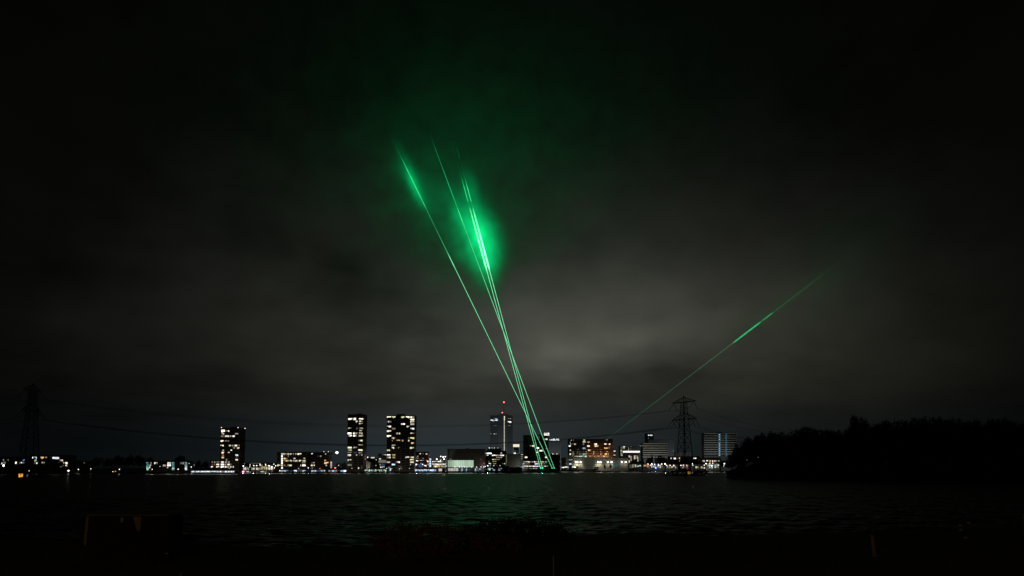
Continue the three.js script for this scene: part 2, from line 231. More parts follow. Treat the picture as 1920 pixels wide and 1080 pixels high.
// ================================================================ the town, from one end of the shore to the other
// --- low flats behind the end of the lake
{
  const g = 'low flats by the pylon on the wooded shore';
  const a = building('low_flats', 'dark low flats with a bluish lit corner lamp behind the orange water sign', -14, 51, 857, 860, 12, M.darkBrick, { group: g });
  plot(a, 0, 840, 13.71, 26, [[310, [75, 105, 'w', 0.25], [165, 230, 'w', 0.06]], [318, [580, 620, 'b', 0.5], [622, 655, 's', 1.7]], [380, [85, 150, 'g', 0.2], [392, 432, 'w', 2], [470, 530, 'g', 0.3], [540, 575, 'v', 1.6], [600, 650, 'g', 0.2]], [400, [35, 62, 's', 1.6]], [452, [70, 118, 'v', 1.9]]]); a.grid(colsOf(-12, 50, 13, 0.5), rowsOf(862, 880, 4), 1.5);
  const b = building('low_flats', 'dark low flats with orange and bluish lit top floor rooms', 54, 93, 853.8, 862, 12, M.darkBrick, { group: g });
  plot(b, 0, 840, 13.71, 26, [[252, [832, 868, 'v', 1.8], [885, 945, 's', 1.1], [1040, 1130, 'o', 0.9], [1160, 1210, 'w', 1.3]], [322, [875, 940, 'g', 0.8]], [382, [855, 920, 'g', 0.4], [930, 968, 'v', 1.6], [1068, 1108, 'w', 1.1], [1120, 1150, 'g', 0.3]]]); b.grid(colsOf(55, 92, 8, 0.5), rowsOf(858.4, 881, 6), 1.5);
  const c = building('low_flats', 'dark stepped flats with a long white strip of top floor light', 96, 132, 853.8, 864, 12, M.darkBrick, { group: g });
  plot(c, 0, 840, 13.71, 26, [[258, [1345, 1520, 'c', 0.8]], [324, [1530, 1620, 'w', 0.8]], [390, [1510, 1530, 'w', 0.6], [1550, 1580, 'w', 1], [1590, 1650, 'y', 0.7], [1675, 1740, 'w', 1.1]], [460, [1540, 1572, 'v', 1.5], [1600, 1640, 'w', 0.2], [1680, 1740, 'w', 0.9]]]); c.grid(colsOf(97, 131, 8, 0.5), rowsOf(858.8, 881, 6), 1.5);
  const e = building('garden_house', 'small dark house with one yellow lit window among the trees', 137, 168, 864.5, 880, 10, M.darkBrick); e.win(139.8, 143.2, 866.6, 869.8, 'y', 1); e.win(144, 147.8, 867, 869.8, 'g', 0.35); e.win(157, 159, 867, 869, 'w', 0.12); e.grid(colsOf(139, 167, 6, 0.5), [873, 878], 1.6);
}
lamps('white street lamp on the dark path before the low flats', 'street lamps on the dark path', 806, [[128.6, 882.4, 'v', 0.75, 4, 60], [147, 880, 'v', 0.42, 3, 12], [170.2, 878.8, 'v', 0.42, 2.5, 10], [223.8, 880, 'v', 0.42, 3, 12], [54.6, 882.8, 'c', 0.36, 2, 8]]);
lamps('orange street lamp low beside the dark path', 'orange lamps by the dark path', 812, [[211.5, 884.2, 'o', 0.4, 2.5, 26], [216.4, 883.4, 'w', 0.3, 2, 6]]);
for (const [px, pt, w] of [[112, 861, 1.1], [150, 862, 1], [180, 856, 1.2], [203, 857, 1.1], [222, 852, 1.1], [243, 850.5, 1.2], [262, 852, 1.1], [281, 856, 1], [314, 862, 1], [338, 852.5, 0.9], [352, 862, 0.9], [372, 861, 1], [386, 863, 1]]) farTree('dark rounded tree beside the low flats and terraces', px, pt, px < 270 ? 835 : 900, w, 'round', M.leafDark, 'dark trees beside the low flats');

// --- terrace with glass stair towers
{
  const b = building('stair_terrace', 'long low terrace with three blue green lit glass stairwells', 271, 356, 864.6, 870, 10, M.darkBrick);
  for (const [p0, p1] of [[274, 279], [322, 327], [346.4, 351]]) for (let i = 0; i < 6; i++) b.win(p0 + rr(0, 0.5), p1, 866.8 + i * 2.6, 868.9 + i * 2.6, i < 2 ? 't' : p0 > 340 ? 'c' : i > 3 ? 'm' : 't', [0.7, 0.3, 0.35, 0.5, 0.9, 0.9][i] * (p0 > 340 ? 1.3 : 0.9));
  plot(b, 130, 840, 8.348, 15, [[238, [1265, 1285, 'g', 0.3], [1328, 1360, 'w', 1.3], [1365, 1380, 'w', 0.6], [1535, 1560, 'w', 1.2], [1566, 1590, 'g', 0.8], [1735, 1760, 'g', 0.5], [1772, 1792, 'p', 0.5]], [275, [1258, 1280, 'p', 0.9], [1530, 1590, 'v', 1.5], [1465, 1510, 'w', 0.4]], [308, [1248, 1268, 'w', 0.8], [1528, 1555, 'v', 0.9]]]); b.grid(colsOf(281, 345, 18, 0.4), rowsOf(868.5, 881, 4), 1.4);
}
lamps('small white lamp on the lawn before the stairwell terrace', 'lamps before the stairwell terrace', 842, [[285.4, 880, 'v', 0.4, 2.5, 8], [300, 874.6, 'v', 0.3, 2, 0], [334, 879.8, 'w', 0.5, 3, 20], [354.6, 869, 'v', 0.35, 2, 0], [358.6, 875.4, 'v', 0.5, 2.6, 8], [364, 872, 'c', 0.3, 1.2, 0]]);

// --- white lakeside pavilion and the high flats behind it
{
  const b = building('glass_pavilion', 'long white lit glass pavilion on the water before the high flats', 357.5, 441.5, 882.4, 795, 8, M.slate, { roofMat: M.white });
  for (let i = 0; i < 26; i++) { const p = 358.6 + i * 3.15; b.win(p, p + 2.9, 883.1, 885.7, i % 7 === 5 ? 'm' : 'c', 1.1 + 0.5 * rnd()); }
  b.box('deck', M.quay, 355, 447, 886.1, 886.7, 0, 3.2);
  const w = building('podium_flats', 'three storey podium flats with warm lit rooms beside the high flats', 393.6, 412.4, 864, 958, 18, M.darkBrick);
  plot(w, 390, 795, 10.8, 13, [[772, [75, 98, 'w', 0.5], [118, 148, 'w', 0.4], [175, 228, 'w', 1.2]], [820, [65, 100, 'r', 0.3], [125, 140, 'w', 0.4], [170, 225, 'w', 1.3]], [868, [58, 100, 'v', 1.5], [165, 195, 'w', 0.8], [198, 228, 'w', 1.2]]]); w.grid(colsOf(394, 412, 5, 0.4), [866.5, 871, 875.4, 880], 1.5);
  const t = building('high_flats', 'dark high flats with red roof lights above a white glass pavilion', 412.8, 449, 803, 960, 20, M.darkBrick, { category: 'tower block' });
  plot(t, 390, 795, 10.8, 15, [[145, [270, 340, 'w', 2.2, 28], [345, 380, 'o', 0.5], [390, 432, 'w', 1.1]], [200, [275, 330, 'w', 0.45], [548, 612, 'v', 1.4]], [247, [262, 318, 'w', 0.9], [340, 390, 'p', 1.2], [395, 430, 'w', 0.9], [445, 465, 'w', 0.8], [475, 540, 'v', 1.2]], [345, [255, 315, 'w', 1.3], [340, 380, 'w', 0.45], [395, 428, 'w', 1]], [437, [255, 315, 'w', 1.5], [425, 465, 'w', 0.7], [475, 515, 'w', 0.25], [540, 605, 'w', 1.3], [625, 640, 'w', 0.2]], [487, [505, 540, 'w', 0.6], [560, 580, 'g', 0.25], [598, 634, 'w', 1.2]], [535, [288, 330, 'g', 0.8], [455, 488, 'v', 1.2]], [580, [275, 332, 'w', 1.1], [400, 435, 'w', 0.6]], [632, [280, 325, 'r', 0.7], [552, 612, 'c', 0.9]], [678, [275, 325, 'y', 0.7], [570, 590, 'c', 0.2]], [725, [365, 390, 'w', 0.3], [555, 605, 'w', 1]], [772, [265, 320, 'p', 1], [345, 380, 'g', 0.4], [398, 435, 'w', 0.7]], [820, [260, 325, 'p', 1.3], [340, 378, 'w', 1], [395, 440, 'w', 1.2], [455, 475, 'w', 0.4]], [868, [260, 328, 'v', 1.6], [340, 378, 'w', 0.9], [390, 430, 'w', 0.9], [445, 475, 'w', 0.9], [487, 520, 'v', 1.2]]]);
  const rows = rowsOf(808.4, 879.8, 17); t.grid([[414, 419.6], [421.4, 425.4], [426.2, 430.2], [431, 435], [436, 440], [440.8, 446.4]], rows, 1.5);
  for (const q of rows) t.band('floor_band', M.darkConcrete, q + 2.25, 0.35, 0.4);
  for (let i = 0; i < 14; i++) box(t.g, 'side_window', M.glass, t.w / 2 + 0.04, 6 + i * 3, -12, 0.08, 1.5, 4);
  for (const [px, py] of [[415.2, 802.2], [446.4, 802.2]]) { const [x, y] = t.loc(px, py), o = part(t.g, 'beacon_light', globe, em('p', 1.8)); o.position.set(x, y + 0.35, 0.1); o.scale.setScalar(0.5); box(t.g, 'beacon_post', M.darkSteel, x, t.h + 0.3, 0, 0.15, 0.9, 0.15); }
  const o = part(t.g, 'beacon_light', globe, em('v', 1.8)); o.position.set(t.w / 2 - 0.4, t.h + 0.6, -19); o.scale.setScalar(0.6); box(t.g, 'beacon_post', M.darkSteel, t.w / 2 - 0.4, t.h + 0.2, -19, 0.15, 0.7, 0.15);
  box(t.g, 'roof_house', M.darkConcrete, 2, t.h + 1, -10, 8, 2, 7);
}

// --- evening terraces, stalls and boats in the small harbour
{
  const row = building('harbour_houses', 'row of low dark houses behind the bright harbour stalls', 452, 517, 868.4, 1005, 10, M.brick); row.grid(colsOf(454, 516, 20, 0.5), [871.5, 875.5, 880], 1.6); row.band('string_light', em('g', 0.25), 868.6, 0.25, 0.5, 472, 488); row.band('eaves', M.concrete, 869.6, 0.4, 0.6);
  const stall = (label, p0, p1, q0, hue, level) => {
    const b = building('harbour_stall', label, p0, p1, q0, 936 + rr(-5, 5), 4, M.paleTimber, { group: 'lit stalls on the harbour front', category: 'stall', roofMat: M.white });
    const n = Math.max(2, Math.round((p1 - p0) / 1.6)); for (let i = 0; i < n; i++) b.win(p0 + (p1 - p0) * (i + 0.08) / n, p0 + (p1 - p0) * (i + 0.92) / n, q0 + 1.0 + rr(-0.3, 0.5), 880.8 + rr(-0.6, 0.6), hue, level * rr(0.5, 1.3));
  };
  const l = 'small lit stall with a white awning on the harbour front'; for (const a of [[455.6, 461.5, 875.6, 'p', 1.1], [462.2, 467, 877, 'w', 0.8], [471.6, 479, 876.6, 'v', 1.3], [480.4, 488.6, 876.8, 'p', 1.1], [500.6, 506.6, 875.2, 'v', 1.6], [507.2, 511.6, 874.6, 'w', 1.6]]) stall(l, ...a);
  stall('wide yellow lit stall between the white harbour stalls', 489.4, 500, 874.6, 'y', 0.9);
  for (const [px, pt, c] of [[469.4, 869.4, 'g'], [491.5, 871, 'y']]) { // small trees hung with lights
    const t = farTree('small tree hung with yellow lights on the harbour front', px, pt, 945, 0.5, 'cone', M.leafOlive, 'light strung trees', 'light_strung_tree');
    for (let i = 0; i < 26; i++) { const y = rr(0.3, 0.97), a = rr(0, 6.28), r = 0.24 * (1.05 - y) + 0.03, o = part(t, 'fairy_light', globe, em(c, 1.7)); o.position.set(Math.cos(a) * r, y, Math.abs(Math.sin(a)) * r + 0.02); o.scale.setScalar(0.034); }
  }
  lamps('white globe lamp above the harbour stalls', 'lamps on the harbour front', 930, [[456.2, 873.6, 'v', 0.75, 3, 30], [458.5, 869.5, 'v', 0.25, 1.5, 0], [475.8, 873, 'v', 0.6, 3, 25], [481.2, 873, 'v', 0.62, 3, 0], [487.6, 870.4, 'w', 0.5, 3, 25], [487.8, 872.8, 'w', 0.45, 3, 0], [498, 870.6, 'w', 0.5, 3, 25], [498.3, 873, 'w', 0.45, 3, 0], [503.6, 873, 'v', 0.62, 3, 0], [505.2, 873.6, 'v', 0.5, 3, 25], [509.4, 875, 'v', 0.7, 3.5, 0], [513.4, 870.3, 'v', 0.5, 3, 0], [516.8, 873.3, 'v', 0.55, 3, 20], [514.4, 877.3, 'v', 0.5, 3, 0]]);
  lamp('pink harbour light on the pier end before the high flats', undefined, 456, 884.4, 893, 'k', 1.25, 2.4, 30, { ground: 0, name: 'pier_light' });
  const boat = (label, p0, p1, hue) => { // moored launch: hull, cabin with lit strip, rail
    const d = 884, a = at(p0, 886, d), b = at(p1, 886, d), L = b.x - a.x, t = thing('moored_boat', label, 'boat', V((a.x + b.x) / 2, 0.05, -d)), s = new THREE.Shape(); s.moveTo(-L / 2, 0.9); s.lineTo(L / 2, 1.25); s.quadraticCurveTo(L / 2 - 1, 0.3, L / 2 - 2, -0.3); s.lineTo(-L / 2 + 0.5, -0.3); s.closePath();
    const h = new THREE.ExtrudeGeometry(s, { depth: 3, bevelEnabled: true, bevelSize: 0.2, bevelThickness: 0.3, bevelSegments: 2 }); h.translate(0, 0, -3); part(t, 'hull', h, M.hull); box(t, 'cabin', M.hull, -L * 0.12, 1.5, -1.5, L * 0.42, 1.3, 2.2); box(t, 'cabin_window', em(hue, 0.9), -L * 0.12, 1.7, -0.38, L * 0.36, 0.5, 0.06); box(t, 'deck_light', em(hue, 0.8), L * 0.1, 1.02, 0.34, L * 0.7, 0.22, 0.06);
    part(t, 'mast', bar(V(0, 2, -1.5), V(0, 6.5, -1.5), 0.07), M.steel);
  };
  boat('white launch with a bright deck light beside the pink pier light', 459, 471.5, 'c'); boat('low moored launch with a pale deck line before the yellow stall', 485, 501.5, 'm');
  box(thing('timber_pile', 'thick dark mooring pile in the water before the blue arcade', 'mooring pile', at(549.8, 888, 868).setY(0)), 'pile', M.darkSteel, 0, 0.9, 0, 2.2, 2.6, 2.2);
}

// --- long block of flats and the blue arcade on the quay
{
  const b = building('flats_block', 'long flats block with a bright white stair column at its end', 519, 574, 847.4, 950, 14, M.darkBrick);
  for (const [zy, l] of [[273, 0.7], [325, 1.5], [383, 1.4], [435, 1.5], [490, 1.6], [545, 0.8], [605, 1.4]]) b.win(510 + 222 / 12.8, 510 + 260 / 12.8, 830 + (zy - 22) / 12.8, 830 + (zy + 22) / 12.8, l < 1 ? 'p' : 'v', l, false);
  plot(b, 510, 830, 12.8, 18, [[273, [270, 310, 'w', 0.9], [320, 345, 'w', 0.7], [355, 375, 'w', 0.9], [385, 410, 'w', 0.9], [425, 470, 'p', 0.9], [500, 522, 'g', 0.5], [545, 590, 'g', 0.8], [612, 655, 'w', 1.2], [660, 705, 'p', 1.2]], [325, [285, 305, 'w', 0.15], [385, 400, 'w', 0.25]], [383, [270, 325, 'y', 0.7], [330, 375, 'o', 0.8], [515, 560, 'w', 0.9], [755, 800, 'g', 0.7]], [435, [270, 310, 'o', 0.5], [315, 375, 'o', 0.9], [395, 412, 'g', 0.6], [435, 475, 'g', 0.7], [500, 522, 'w', 0.9], [540, 590, 'w', 1.1], [605, 630, 'w', 0.8], [650, 700, 'w', 1.2], [718, 735, 'w', 0.9], [750, 805, 'g', 0.7]], [490, [720, 805, 'y', 0.35]], [545, [125, 205, 'g', 0.8], [285, 320, 'o', 0.25], [375, 400, 'w', 1], [410, 475, 'g', 0.8], [680, 705, 'w', 1.1], [722, 805, 'p', 1.4]]]);
  b.grid(colsOf(531, 573, 13, 0.35), [851.3, 855.4, 860, 864, 868.3, 872.6, 877], 1.6); b.grid(colsOf(519.6, 526, 2, 0.3), [851.3, 855.4, 860, 864, 868.3], 1.6);
  for (const q of [853.4, 857.7, 862, 866.2, 870.5, 874.8]) b.band('floor_band', M.darkConcrete, q, 0.3, 0.5, 530.5, 574);
  const c = building('flats_block', 'dark brown flats block with one orange lit corner by the mast', 574.6, 617.6, 848, 953, 14, M.brick);
  plot(c, 510, 830, 12.8, 16, [[270, [945, 985, 'c', 1.2], [1275, 1300, 'w', 0.4]], [325, [1090, 1112, 'b', 0.15], [1155, 1172, 'w', 0.6], [1176, 1190, 'p', 0.6]], [428, [1260, 1300, 'o', 1]], [487, [1255, 1355, 'o', 1.3, 24], [940, 1025, 'g', 0.4]], [545, [935, 975, 'w', 1], [985, 1025, 'w', 1]], [550, [1285, 1318, 'w', 0.9]]]); c.grid(colsOf(576, 617, 13, 0.35), [851.3, 855.4, 860, 864, 868.3, 872.6, 877], 1.6);
  for (const q of [853.4, 857.7, 862, 866.2, 870.5, 874.8]) c.band('floor_band', M.darkConcrete, q, 0.3, 0.5);
  for (const px of [607.3, 615.6]) { const [x] = c.loc(px, 848), o = part(c.g, 'roof_light', globe, em('v', 1.4)); o.position.set(x, c.h + 0.8, 0); o.scale.setScalar(0.45); }
  const r = building('quay_arcade', 'long dark blue quay arcade with bright white bays at the waterline', 523, 649.4, 880.6, 924, 7, M.slate);
  const bays = [[523.8, 528, 'v', 1.2], [528.4, 532, 's', 0.9], [532.4, 541, 's', 0.6], [541.6, 550.6, 'b', 0.1], [551, 556.4, 'c', 1.3], [557, 566.6, 'b', 0.14], [567, 573.8, 'c', 1.2], [574.4, 583, 'b', 0.1], [583.6, 588, 's', 0.9], [588.6, 593, 'c', 0.6], [593.6, 601, 'b', 0.12], [601.4, 605, 's', 0.9], [605.3, 609.4, 'c', 0.9], [610, 615.6, 'b', 0.12], [616, 622, 'c', 0.4], [622.4, 627, 's', 0.8], [627.4, 632.4, 'c', 0.45], [633, 638.4, 'b', 0.15], [639, 643.6, 's', 1.3], [644, 649, 'c', 1.5]];
  for (const [p0, p1, h, l] of bays) { r.win(p0, p1, 881.6, l > 0.5 ? 884.3 : 884.6, h, l); r.box('bay_post', M.darkSteel, p0 - 0.45, p0 - 0.15, 881, 885, 0, 0.9); }
  const ad = building('light_column', 'slim pinkish white lit column beside the thin mast', 619.2, 622.8, 864.8, 938, 2.2, M.steel, { category: 'sign' }); for (let i = 0; i < 4; i++) ad.win(619.6, 622.4, 865.6 + i * 3.1, 868.2 + i * 3.1, 'p', [0.8, 0.55, 0.6, 0.4][i], false);
  const mp = at(620.6, 846, 948), mast = thing('cross_arm_mast', 'thin grey mast with a short top arm by the light column', 'mast', V(mp.x, GY, mp.z)); part(mast, 'pole', bar(V(0, 0, 0), V(0, mp.y - GY, 0), 0.22, 7, 0.14), M.concrete); box(mast, 'arm', M.concrete, -0.9, mp.y - GY - 0.3, 0, 2.4, 0.35, 0.3);
  lamp('big round white floodlight on a tall mast between flats and tower', undefined, 631.7, 848.6, 946, 'v', 1.75, 2.6, 40, { name: 'floodlight_mast' });
  lamp('red light on the quay roof between the mast and the slim tower', undefined, 628.6, 877.4, 930, 'r', 0.95, 3.2, 5, { name: 'red_quay_light' }); lamps('small white lamp near the red quay light', 'small quay lamps', 940, [[635, 872.4, 'v', 0.4, 2, 20], [578, 877.2, 'v', 0.5, 3, 12]]);
  farTree('leafy green tree lit from the quay beside the slim tower', 645.5, 865.4, 962, 0.95, 'round', M.leafOlive, undefined, 'quay_tree'); farTree('dim grey green tree behind the floodlight mast', 634, 867, 985, 1.2, 'round', M.leafOlive, undefined, 'quay_tree');
}

// --- the two waterside towers
const storey = rowsOf(785.7, 872.3, 20.6 | 0);
{
  const plotT = (b, rows) => plot(b, 640, 765, 8.307, 12.5, rows, 1);
  const a = building('slim_tower', 'slim dark tower block with three window columns standing at the quay', 651.4, 682, 777.4, 956, 20, M.darkBrick, { category: 'tower block' });
  plotT(a, [[172, [108, 172, 'w', 1.2], [190, 230, 'w', 1.4, 18], [275, 342, 'w', 1.1]], [210, [228, 255, 'v', 1], [278, 332, 'w', 1]], [245, [275, 335, 'w', 1.3]], [318, [108, 160, 'w', 0.6], [230, 255, 'w', 0.4], [275, 338, 'g', 0.6]], [355, [280, 320, 'g', 0.5]], [395, [100, 165, 'v', 1.9], [185, 222, 'v', 1.4], [226, 250, 'w', 0.5], [275, 328, 'w', 0.6]], [432, [110, 165, 'w', 1.3], [185, 216, 'p', 1.6], [219, 242, 'w', 0.7], [270, 343, 'w', 1]], [508, [268, 330, 'g', 0.8]], [582, [268, 335, 'w', 1]], [618, [100, 162, 'g', 1], [190, 212, 'w', 0.6], [218, 242, 'w', 0.6]], [658, [102, 162, 'g', 0.45], [265, 330, 'w', 1.1]], [698, [97, 160, 'w', 0.5], [195, 245, 'b', 0.28], [270, 325, 'w', 0.25]], [735, [97, 150, 'v', 1], [230, 246, 'y', 0.7], [275, 300, 'w', 0.3], [312, 330, 'c', 0.9]], [812, [97, 157, 'w', 0.9]], [887, [97, 160, 'w', 1]], [935, [262, 282, 'v', 1.1], [312, 320, 'w', 0.3]]]);
  const rows = rowsOf(785.6, 878.6, 22); a.grid([[653, 660.4], [662.6, 670], [672.6, 680.6]], rows, 1.7); for (const q of rows) a.band('floor_band', M.darkConcrete, q + 2.2, 0.35, 0.5);
  box(a.g, 'roof_house', M.darkConcrete, 3, a.h + 0.9, -9, 5, 1.8, 6); part(a.g, 'antenna', bar(V(-1.8, a.h, -6), V(-1.8, a.h + 3.4, -6), 0.14), M.darkSteel);
  const b = building('broad_tower', 'broad dark tower block with six window columns standing at the quay', 725.2, 776.8, 779.4, 956, 20, M.darkBrick, { category: 'tower block' });
  const C = { 1: [710, 775], 2: [787, 842], 3: [855, 915], 4: [930, 992], 5: [1005, 1062], 6: [1075, 1136] }, w = (c, h = 'w', l = 1, lo, hi) => [lo ?? C[c][0], hi ?? C[c][1], h, l];
  plotT(b, [[143, w(1, 'w', 1.2), w(2, 'g', 1), w(4, 'g', 0.9), w(5, 'w', 1.5), w(6, 'w', 1.2)], [180, w(6, 'w', 1)], [213, w(1, 'v', 0.8, 722, 748), w(1, 'v', 0.5, 762, 778), w(6, 'w', 1)], [252, w(4, 'p', 1.2), w(6, 'w', 0.4)], [288, w(1, 'w', 1), w(5, 'v', 1.2, 1020, 1055)], [322, w(2, 'w', 0.15), w(6, 'c', 0.8)], [360, w(1, 'w', 1.1)], [397, w(3, 'w', 0.8), w(6, 'w', 0.7)], [437, w(1, 'w', 1.3)], [470, w(2, 'w', 0.6), w(5, 'c', 0.5, 1040, 1060), w(6, 'y', 1.1)], [508, w(2, 'w', 0.3, 785, 800), w(3, 'o', 0.8), w(4, 'w', 0.4, 940, 966), w(5, 'w', 0.7, 1042, 1060)], [547, w(6, 'o', 0.9, 1088, 1130)], [583, w(2, 'w', 0.7)], [622, w(2, 'w', 0.9, 785, 822), w(3, 'w', 0.5, 883, 898), w(6, 'g', 1, 1070, 1130)], [660, w(1, 'g', 0.8, 710, 765)], [735, w(1, 'w', 1.2, 707, 766), w(2, 'y', 0.8, 795, 838)], [770, w(1, 'w', 1, 707, 766), w(2, 'y', 0.7, 798, 838), w(5, 'w', 1.1, 998, 1055), w(6, 'p', 1.6, 1066, 1130)], [808, w(6, 'y', 0.7, 1068, 1128)], [845, w(1, 'p', 1, 707, 760), w(3, 'p', 1.1, 850, 912), w(6, 'g', 0.6, 1072, 1128)], [882, w(2, 's', 1.4, 787, 838), w(6, 'w', 0.5, 1068, 1082)]]);
  const r2 = rowsOf(782.2, 879.2, 23); b.grid(Object.values(C).map(([l, h]) => [640 + l / 8.307, 640 + h / 8.307]), r2, 1.7); for (const q of r2) b.band('floor_band', M.darkConcrete, q + 2.2, 0.35, 0.5);
  box(b.g, 'roof_house', M.darkConcrete, -1, b.h + 1.2, -9, 9, 2.4, 7); box(b.g, 'roof_house', M.darkConcrete, -9, b.h + 0.6, -11, 3, 1.2, 4); part(b.g, 'antenna', bar(V(12.5, b.h, -6), V(12.5, b.h + 2.6, -6), 0.14), M.darkSteel);

}
// --- pavilions at the feet of the towers
{
  const a = building('quay_pavilion', 'low pavilion with mint green lit zigzag glazing between the two towers', 682.6, 724.6, 878.8, 929, 7, M.slate);
  for (let i = 0; i < 16; i++) { const p = 681.4 + i * 2.72; a.win(Math.max(p, 682.8), p + 2.4, 880 + (i % 2 ? 0.9 : 0), 884, 'm', 0.55 + 0.5 * rnd()); }
  const b = building('quay_pavilion', 'low pavilion with bright blue white glazing beside the broad tower', 777.6, 818, 878.8, 929, 7, M.slate);
  for (let i = 0; i < 18; i++) { const p = 778 + i * 2.2; b.win(p, p + 1.9, 879.8 + rr(0, 0.7), 883.6, i % 5 === 3 ? 'c' : 's', 1 + 0.7 * rnd()); }
  for (let i = 0; i < 6; i++) b.box('deck_light', em('s', 1.9), 781.2 + i * 6.15, 784.4 + i * 6.15, 884.9, 885.5, 0.4, 1.4);
  lamp('small yellowish lamp at the corner of the mint pavilion', undefined, 725, 878.2, 927, 'g', 0.5, 1.6, 6, { name: 'corner_lamp' });
  const n = building('quay_kiosk', 'small bluish lit kiosk at the foot of the broad tower', 727.6, 733.6, 874.4, 935, 4, M.slate); n.win(728.2, 730.6, 875.6, 878, 's', 0.6); n.win(730.8, 733.2, 878.2, 882.6, 's', 1);
}

// --- behind the towers
{
  const a = building('wedge_building', 'pale lit windowless wedge shaped wall between the towers', 684.2, 694.6, 865, 1000, 12, M.pale, { roof: false }); const p = a.g.children[0]; a.g.remove(p);
  const s = new THREE.Shape(); s.moveTo(-a.w / 2, 0); s.lineTo(a.w / 2 - 0.8, 0); s.lineTo(a.w / 2, a.h * 0.88); s.lineTo(-a.w / 2, a.h * 1.1); part(a.g, 'wall', new THREE.ExtrudeGeometry(s, { depth: 12, bevelEnabled: false }).translate(0, 0, -12), M.pale); box(a.g, 'wall_seam', M.concrete, 0.4, a.h * 0.48, 0.05, 0.16, a.h * 0.94, 0.1);
  const f = new THREE.SpotLight(new THREE.Color(1, 0.97, 0.86), 130, 0, 0.75, 0.6); f.name = 'wall_floodlight'; f.position.set(-1.5, 1.2, 9); f.target.position.set(0, 8, 0); f.castShadow = true; f.shadow.radius = 8; a.g.add(f, f.target); box(a.g, 'floodlight_lamp', em('w', 1), -1.5, 0.8, 9.4, 0.5, 0.4, 0.5);
  const b = building('dark_hall', 'dark hall with an oval cream roof sign behind the wedge wall', 686, 706, 859.6, 1020, 14, M.darkBrick); b.box('roof_sign', em('w', 0.75), 695.8, 702.2, 857, 859.2, 0.2, 0.6); b.grid(colsOf(688, 705, 5, 0.4), [863, 868, 873], 2);
  const c = building('shop_building', 'beige lit shop building with a blue sign beside the broad tower', 709, 726, 851, 1015, 16, M.bronze); c.win(721.4, 723.6, 849.8 + 2, 853.6, 'v', 1.1); c.win(716.4, 719.6, 851.8, 853, 'w', 0.25); c.box('shop_front', em('w', 0.16), 710, 724, 862.6, 867.6, 0, 0.3); c.box('shop_lamp', em('v', 1.6), 711.4, 713.8, 859.8, 861, 0.1, 1); c.win(715, 721.5, 869.5, 873.4, 'b', 0.7); c.win(712.2, 713.4, 870, 873.2, 'w', 0.9); c.win(712.8, 721.4, 874.4, 877, 'p', 0.8); c.grid(colsOf(710, 724, 5, 0.4), [855, 858.5], 1.4);
  farTree('olive green tree in front of the beige lit shop building', 706.4, 863.4, 985, 0.62, 'round', M.leafOlive, undefined, 'quay_tree');
  farTree('low olive bush tree behind the mint green pavilion', 700, 868.6, 975, 0.8, 'round', M.leafOlive, undefined, 'quay_tree'); 
  lamps('white street lamp behind the mint green pavilion', 'street lamps between the towers', 968, [[689.4, 857.4, 'p', 0.6, 3, 30], [682.4, 872.6, 'v', 0.55, 3, 10], [705.4, 862.2, 'c', 0.4, 2, 10], [705, 872.4, 'w', 0.4, 1.8, 18], [713.6, 876.4, 'w', 0.5, 2, 0]]);
  const d = building('brick_office', 'five storey brick office with red lit lower floors behind the broad tower', 776, 801.6, 847.4, 1000, 26, M.redBrick);
  d.win(786, 789.2, 850, 852, 'w', 0.8); d.win(793, 794.6, 850, 851.4, 'w', 0.25); d.win(798.4, 801, 850.2, 852, 'c', 0.8); d.win(777.4, 778.6, 854.6, 856.4, 'w', 0.7); d.win(782, 784.2, 854.8, 856.2, 'w', 0.6); d.win(777.4, 781, 858, 860, 'w', 0.7); d.win(782, 785, 858.4, 859.8, 'g', 0.3); d.win(791, 795, 859, 860, 'w', 0.25); d.win(780, 784.4, 863, 865, 'p', 1.6); d.win(787, 790.6, 862.8, 864, 'v', 1.5); d.win(791, 794.8, 862.8, 864, 'v', 1.5); d.win(795, 799.4, 872, 874.4, 'p', 1.6); d.win(786, 791.6, 875, 876.2, 's', 0.4);
  for (const q of [849, 853.2, 857.4, 861.6, 866.6]) d.band('floor_band', M.brick, q, 0.5, 0.3); d.grid(colsOf(777.6, 800, 9, 0.4), [851, 855.6, 859.4], 1.5); d.box('blue_sign', em('b', 0.13), 783.6, 792.4, 869.6, 874.6, 0.1, 0.5);
  lamps('bluish white street lamp before the brick office', 'street lamps before the brick office', 972, [[781, 870.6, 'v', 0.7, 3, 55], [792.4, 870.6, 's', 0.7, 3, 40], [802.2, 865, 'v', 0.7, 2.6, 30], [800.4, 863.4, 'v', 0.35, 2, 0], [777.8, 871.6, 'v', 0.45, 2, 0], [778.4, 873.4, 'v', 0.4, 2, 0], [789.4, 868.4, 'c', 0.3, 1.5, 0], [802.4, 868.4, 'w', 0.35, 1.8, 0], [803, 871.6, 'v', 0.4, 2, 0]]);
  const k = building('light_pillar', 'tall bluish white lit pillar of stacked light boxes before the shops', 804.8, 808.6, 858.8, 985, 2.6, M.steel, { category: 'sign' }); for (let i = 0; i < 4; i++) k.win(805.1, 808.3, 859.3 + i * 4.2, 862.9 + i * 4.2, i ? 's' : 'c', [0.75, 1.1, 1.2, 1.4][i], false);
  const sh = building('shopping_street', 'bright yellow and cream lit shop fronts between pillar and theatre', 809.4, 836.4, 863.4, 1045, 12, M.bronze, { category: 'shops' });
